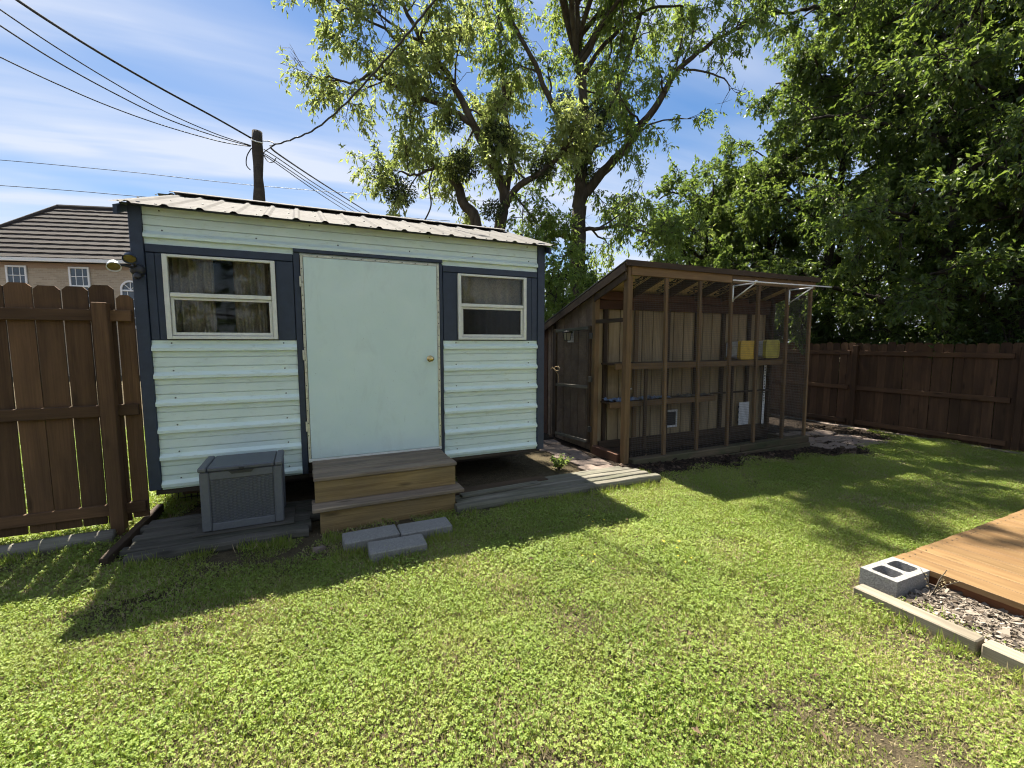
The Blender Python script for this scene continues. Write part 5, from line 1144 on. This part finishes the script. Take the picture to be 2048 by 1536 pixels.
dense('shade_tree', 1665, 12.2, 12.0, 302, 'dense dark tree with a thin trunk just past the coop end', (0, 0), 2.8, 20, 1.6, 2.9, (.095, .046), M_lf3, .16, 13)
dense('shade_tree', 1790, 12.2, 12.8, 303, 'dense dark tree standing second past the coop end', (.3, 0), 3.0, 20, 1.6, 2.7, (.095, .046), M_lf3, .17, 12)
dense('shade_tree', 1885, 9.2, 11.0, 304, 'dark thick-trunked tree close behind the long fence', (.0, .2), 3.0, 20, 1.7, 2.6, (.095, .046), M_lf3, .20, 12)
dense('shade_tree', 2025, 8.7, 10.5, 305, 'dark thick trunk and crown beside the picture edge behind the fence', (.0, .2), 3.0, 20, 1.7, 2.6, (.095, .046), M_lf3, .22, 12)
dense('shade_tree', 2250, 8.0, 10.0, 306, 'overhanging bright-edged tree crown in the upper corner beyond the fence', (-.5, .3), 3.0, 16, 2.8, 2.4, (.095, .046), M_lf5, .22, 12)
# shrubs
def shrub(name, b, h, w, seed, label, m, n=9, dens=2.6, leaf=(.09, .045), per=9):
    G = Grower(seed); g = G.g; b = Vector((b[0], b[1], gz(b[0]) - .03))
    for k in range(n):
        a = 2.4 * k + g.normal(0, .3); sp = w * g.uniform(.35, 1); hh = h * g.uniform(.55, 1)
        L, r_ = G.limb([b + Vector((math.cos(a) * .08, math.sin(a) * .08, 0)), b + Vector((math.cos(a) * sp * .4, math.sin(a) * sp * .4, hh * .45)), b + Vector((math.cos(a) * sp * .8, math.sin(a) * sp * .8, hh * .8)), b + Vector((math.cos(a) * sp, math.sin(a) * sp, hh))], .03, .01, 6)
        G.sprout(L, r_, dens, .75, 5, .5, 5, .3, .12, .1, .25, .01)
    return G.finish(name, label, 'shrub', b, per, leaf[0], leaf[1], m, M_bark2, .3, 'shrubs beyond the buildings')
shrub('leafy_shrub', (3.0, 4.6), 3.6, 1.4, 401, 'bright leafy shrub filling the gap between shed and coop', M_lf2)
shrub('leafy_shrub', (4.9, 5.0), 3.9, 1.5, 402, 'tall leafy shrub showing just above the coop roof line', M_lf2)
shrub('leafy_shrub', (9.7, 4.6), 3.2, 1.4, 403, 'dark shrub seen through the far end of the coop', M_lf3)
shrub('leafy_shrub', (10.2, 2.3), 2.9, 1.3, 404, 'dark shrub over the fence just past the coop end', M_lf3)
shrub('leafy_shrub', (9.9, .3), 2.5, 1.2, 405, 'low shrub behind the fence in front of the thick trunk', M_lf3)
shrub('leafy_shrub', (12.5, 1.0), 3.2, 1.6, 406, 'sunlit pale shrub glimpsed behind the thick trunks', M_lf2)
shrub('leafy_shrub', (10.0, -1.4), 2.7, 1.3, 408, 'dark shrub between the two thick trunks just over the fence', M_lf3)
shrub('leafy_shrub', (11.6, -2.4), 3.0, 1.6, 407, 'dark shrub behind the fence beside the picture edge', M_lf3)

# ---------------- trees across the yard, mirrored in the shed windows
def yard_tree(b, h, w, seed, label):
    G = Grower(seed); g = G.g; b = Vector(b); T, r_ = G.limb([b, b + Vector((.1, .1, h * .4)), b + Vector((0, .2, h * .95))], .2, .04, 8)
    for k in range(11):
        a = 2.4 * k; p = b + Vector((0, 0, h * (.12 + .075 * k))); e = p + Vector((math.cos(a) * w, math.sin(a) * w, .6)); L, r2_ = G.limb([p, p.lerp(e, .5) + Vector((0, 0, .4)), e], .07, .02, 6); G.sprout(L, r2_, 1.8, 1.4, 5, .9, 4, .5, .2)
    G.finish('yard_tree', label, 'tree', b, 7, .24, .13, M_lf3, M_bark2, .3, 'trees across the yard')
yard_tree((-9.5, -15, 0), 8.5, 3.0, 501, 'tree across the yard mirrored at the side of the shed window by the fence')
yard_tree((-3.5, -17, 0), 9.5, 3.2, 502, 'tallest tree across the yard mirrored in the shed windows')
yard_tree((2.5, -16, 0), 8.0, 3.0, 503, 'tree across the yard mirrored in the shed window near the coop')

o = paver((-2.02, -1.02, .01), .055, .035, R(30), '', '', 300); o.name = 'pebble'; setprops(o, 'small pale stone lying on soil at the step corner', 'stone')
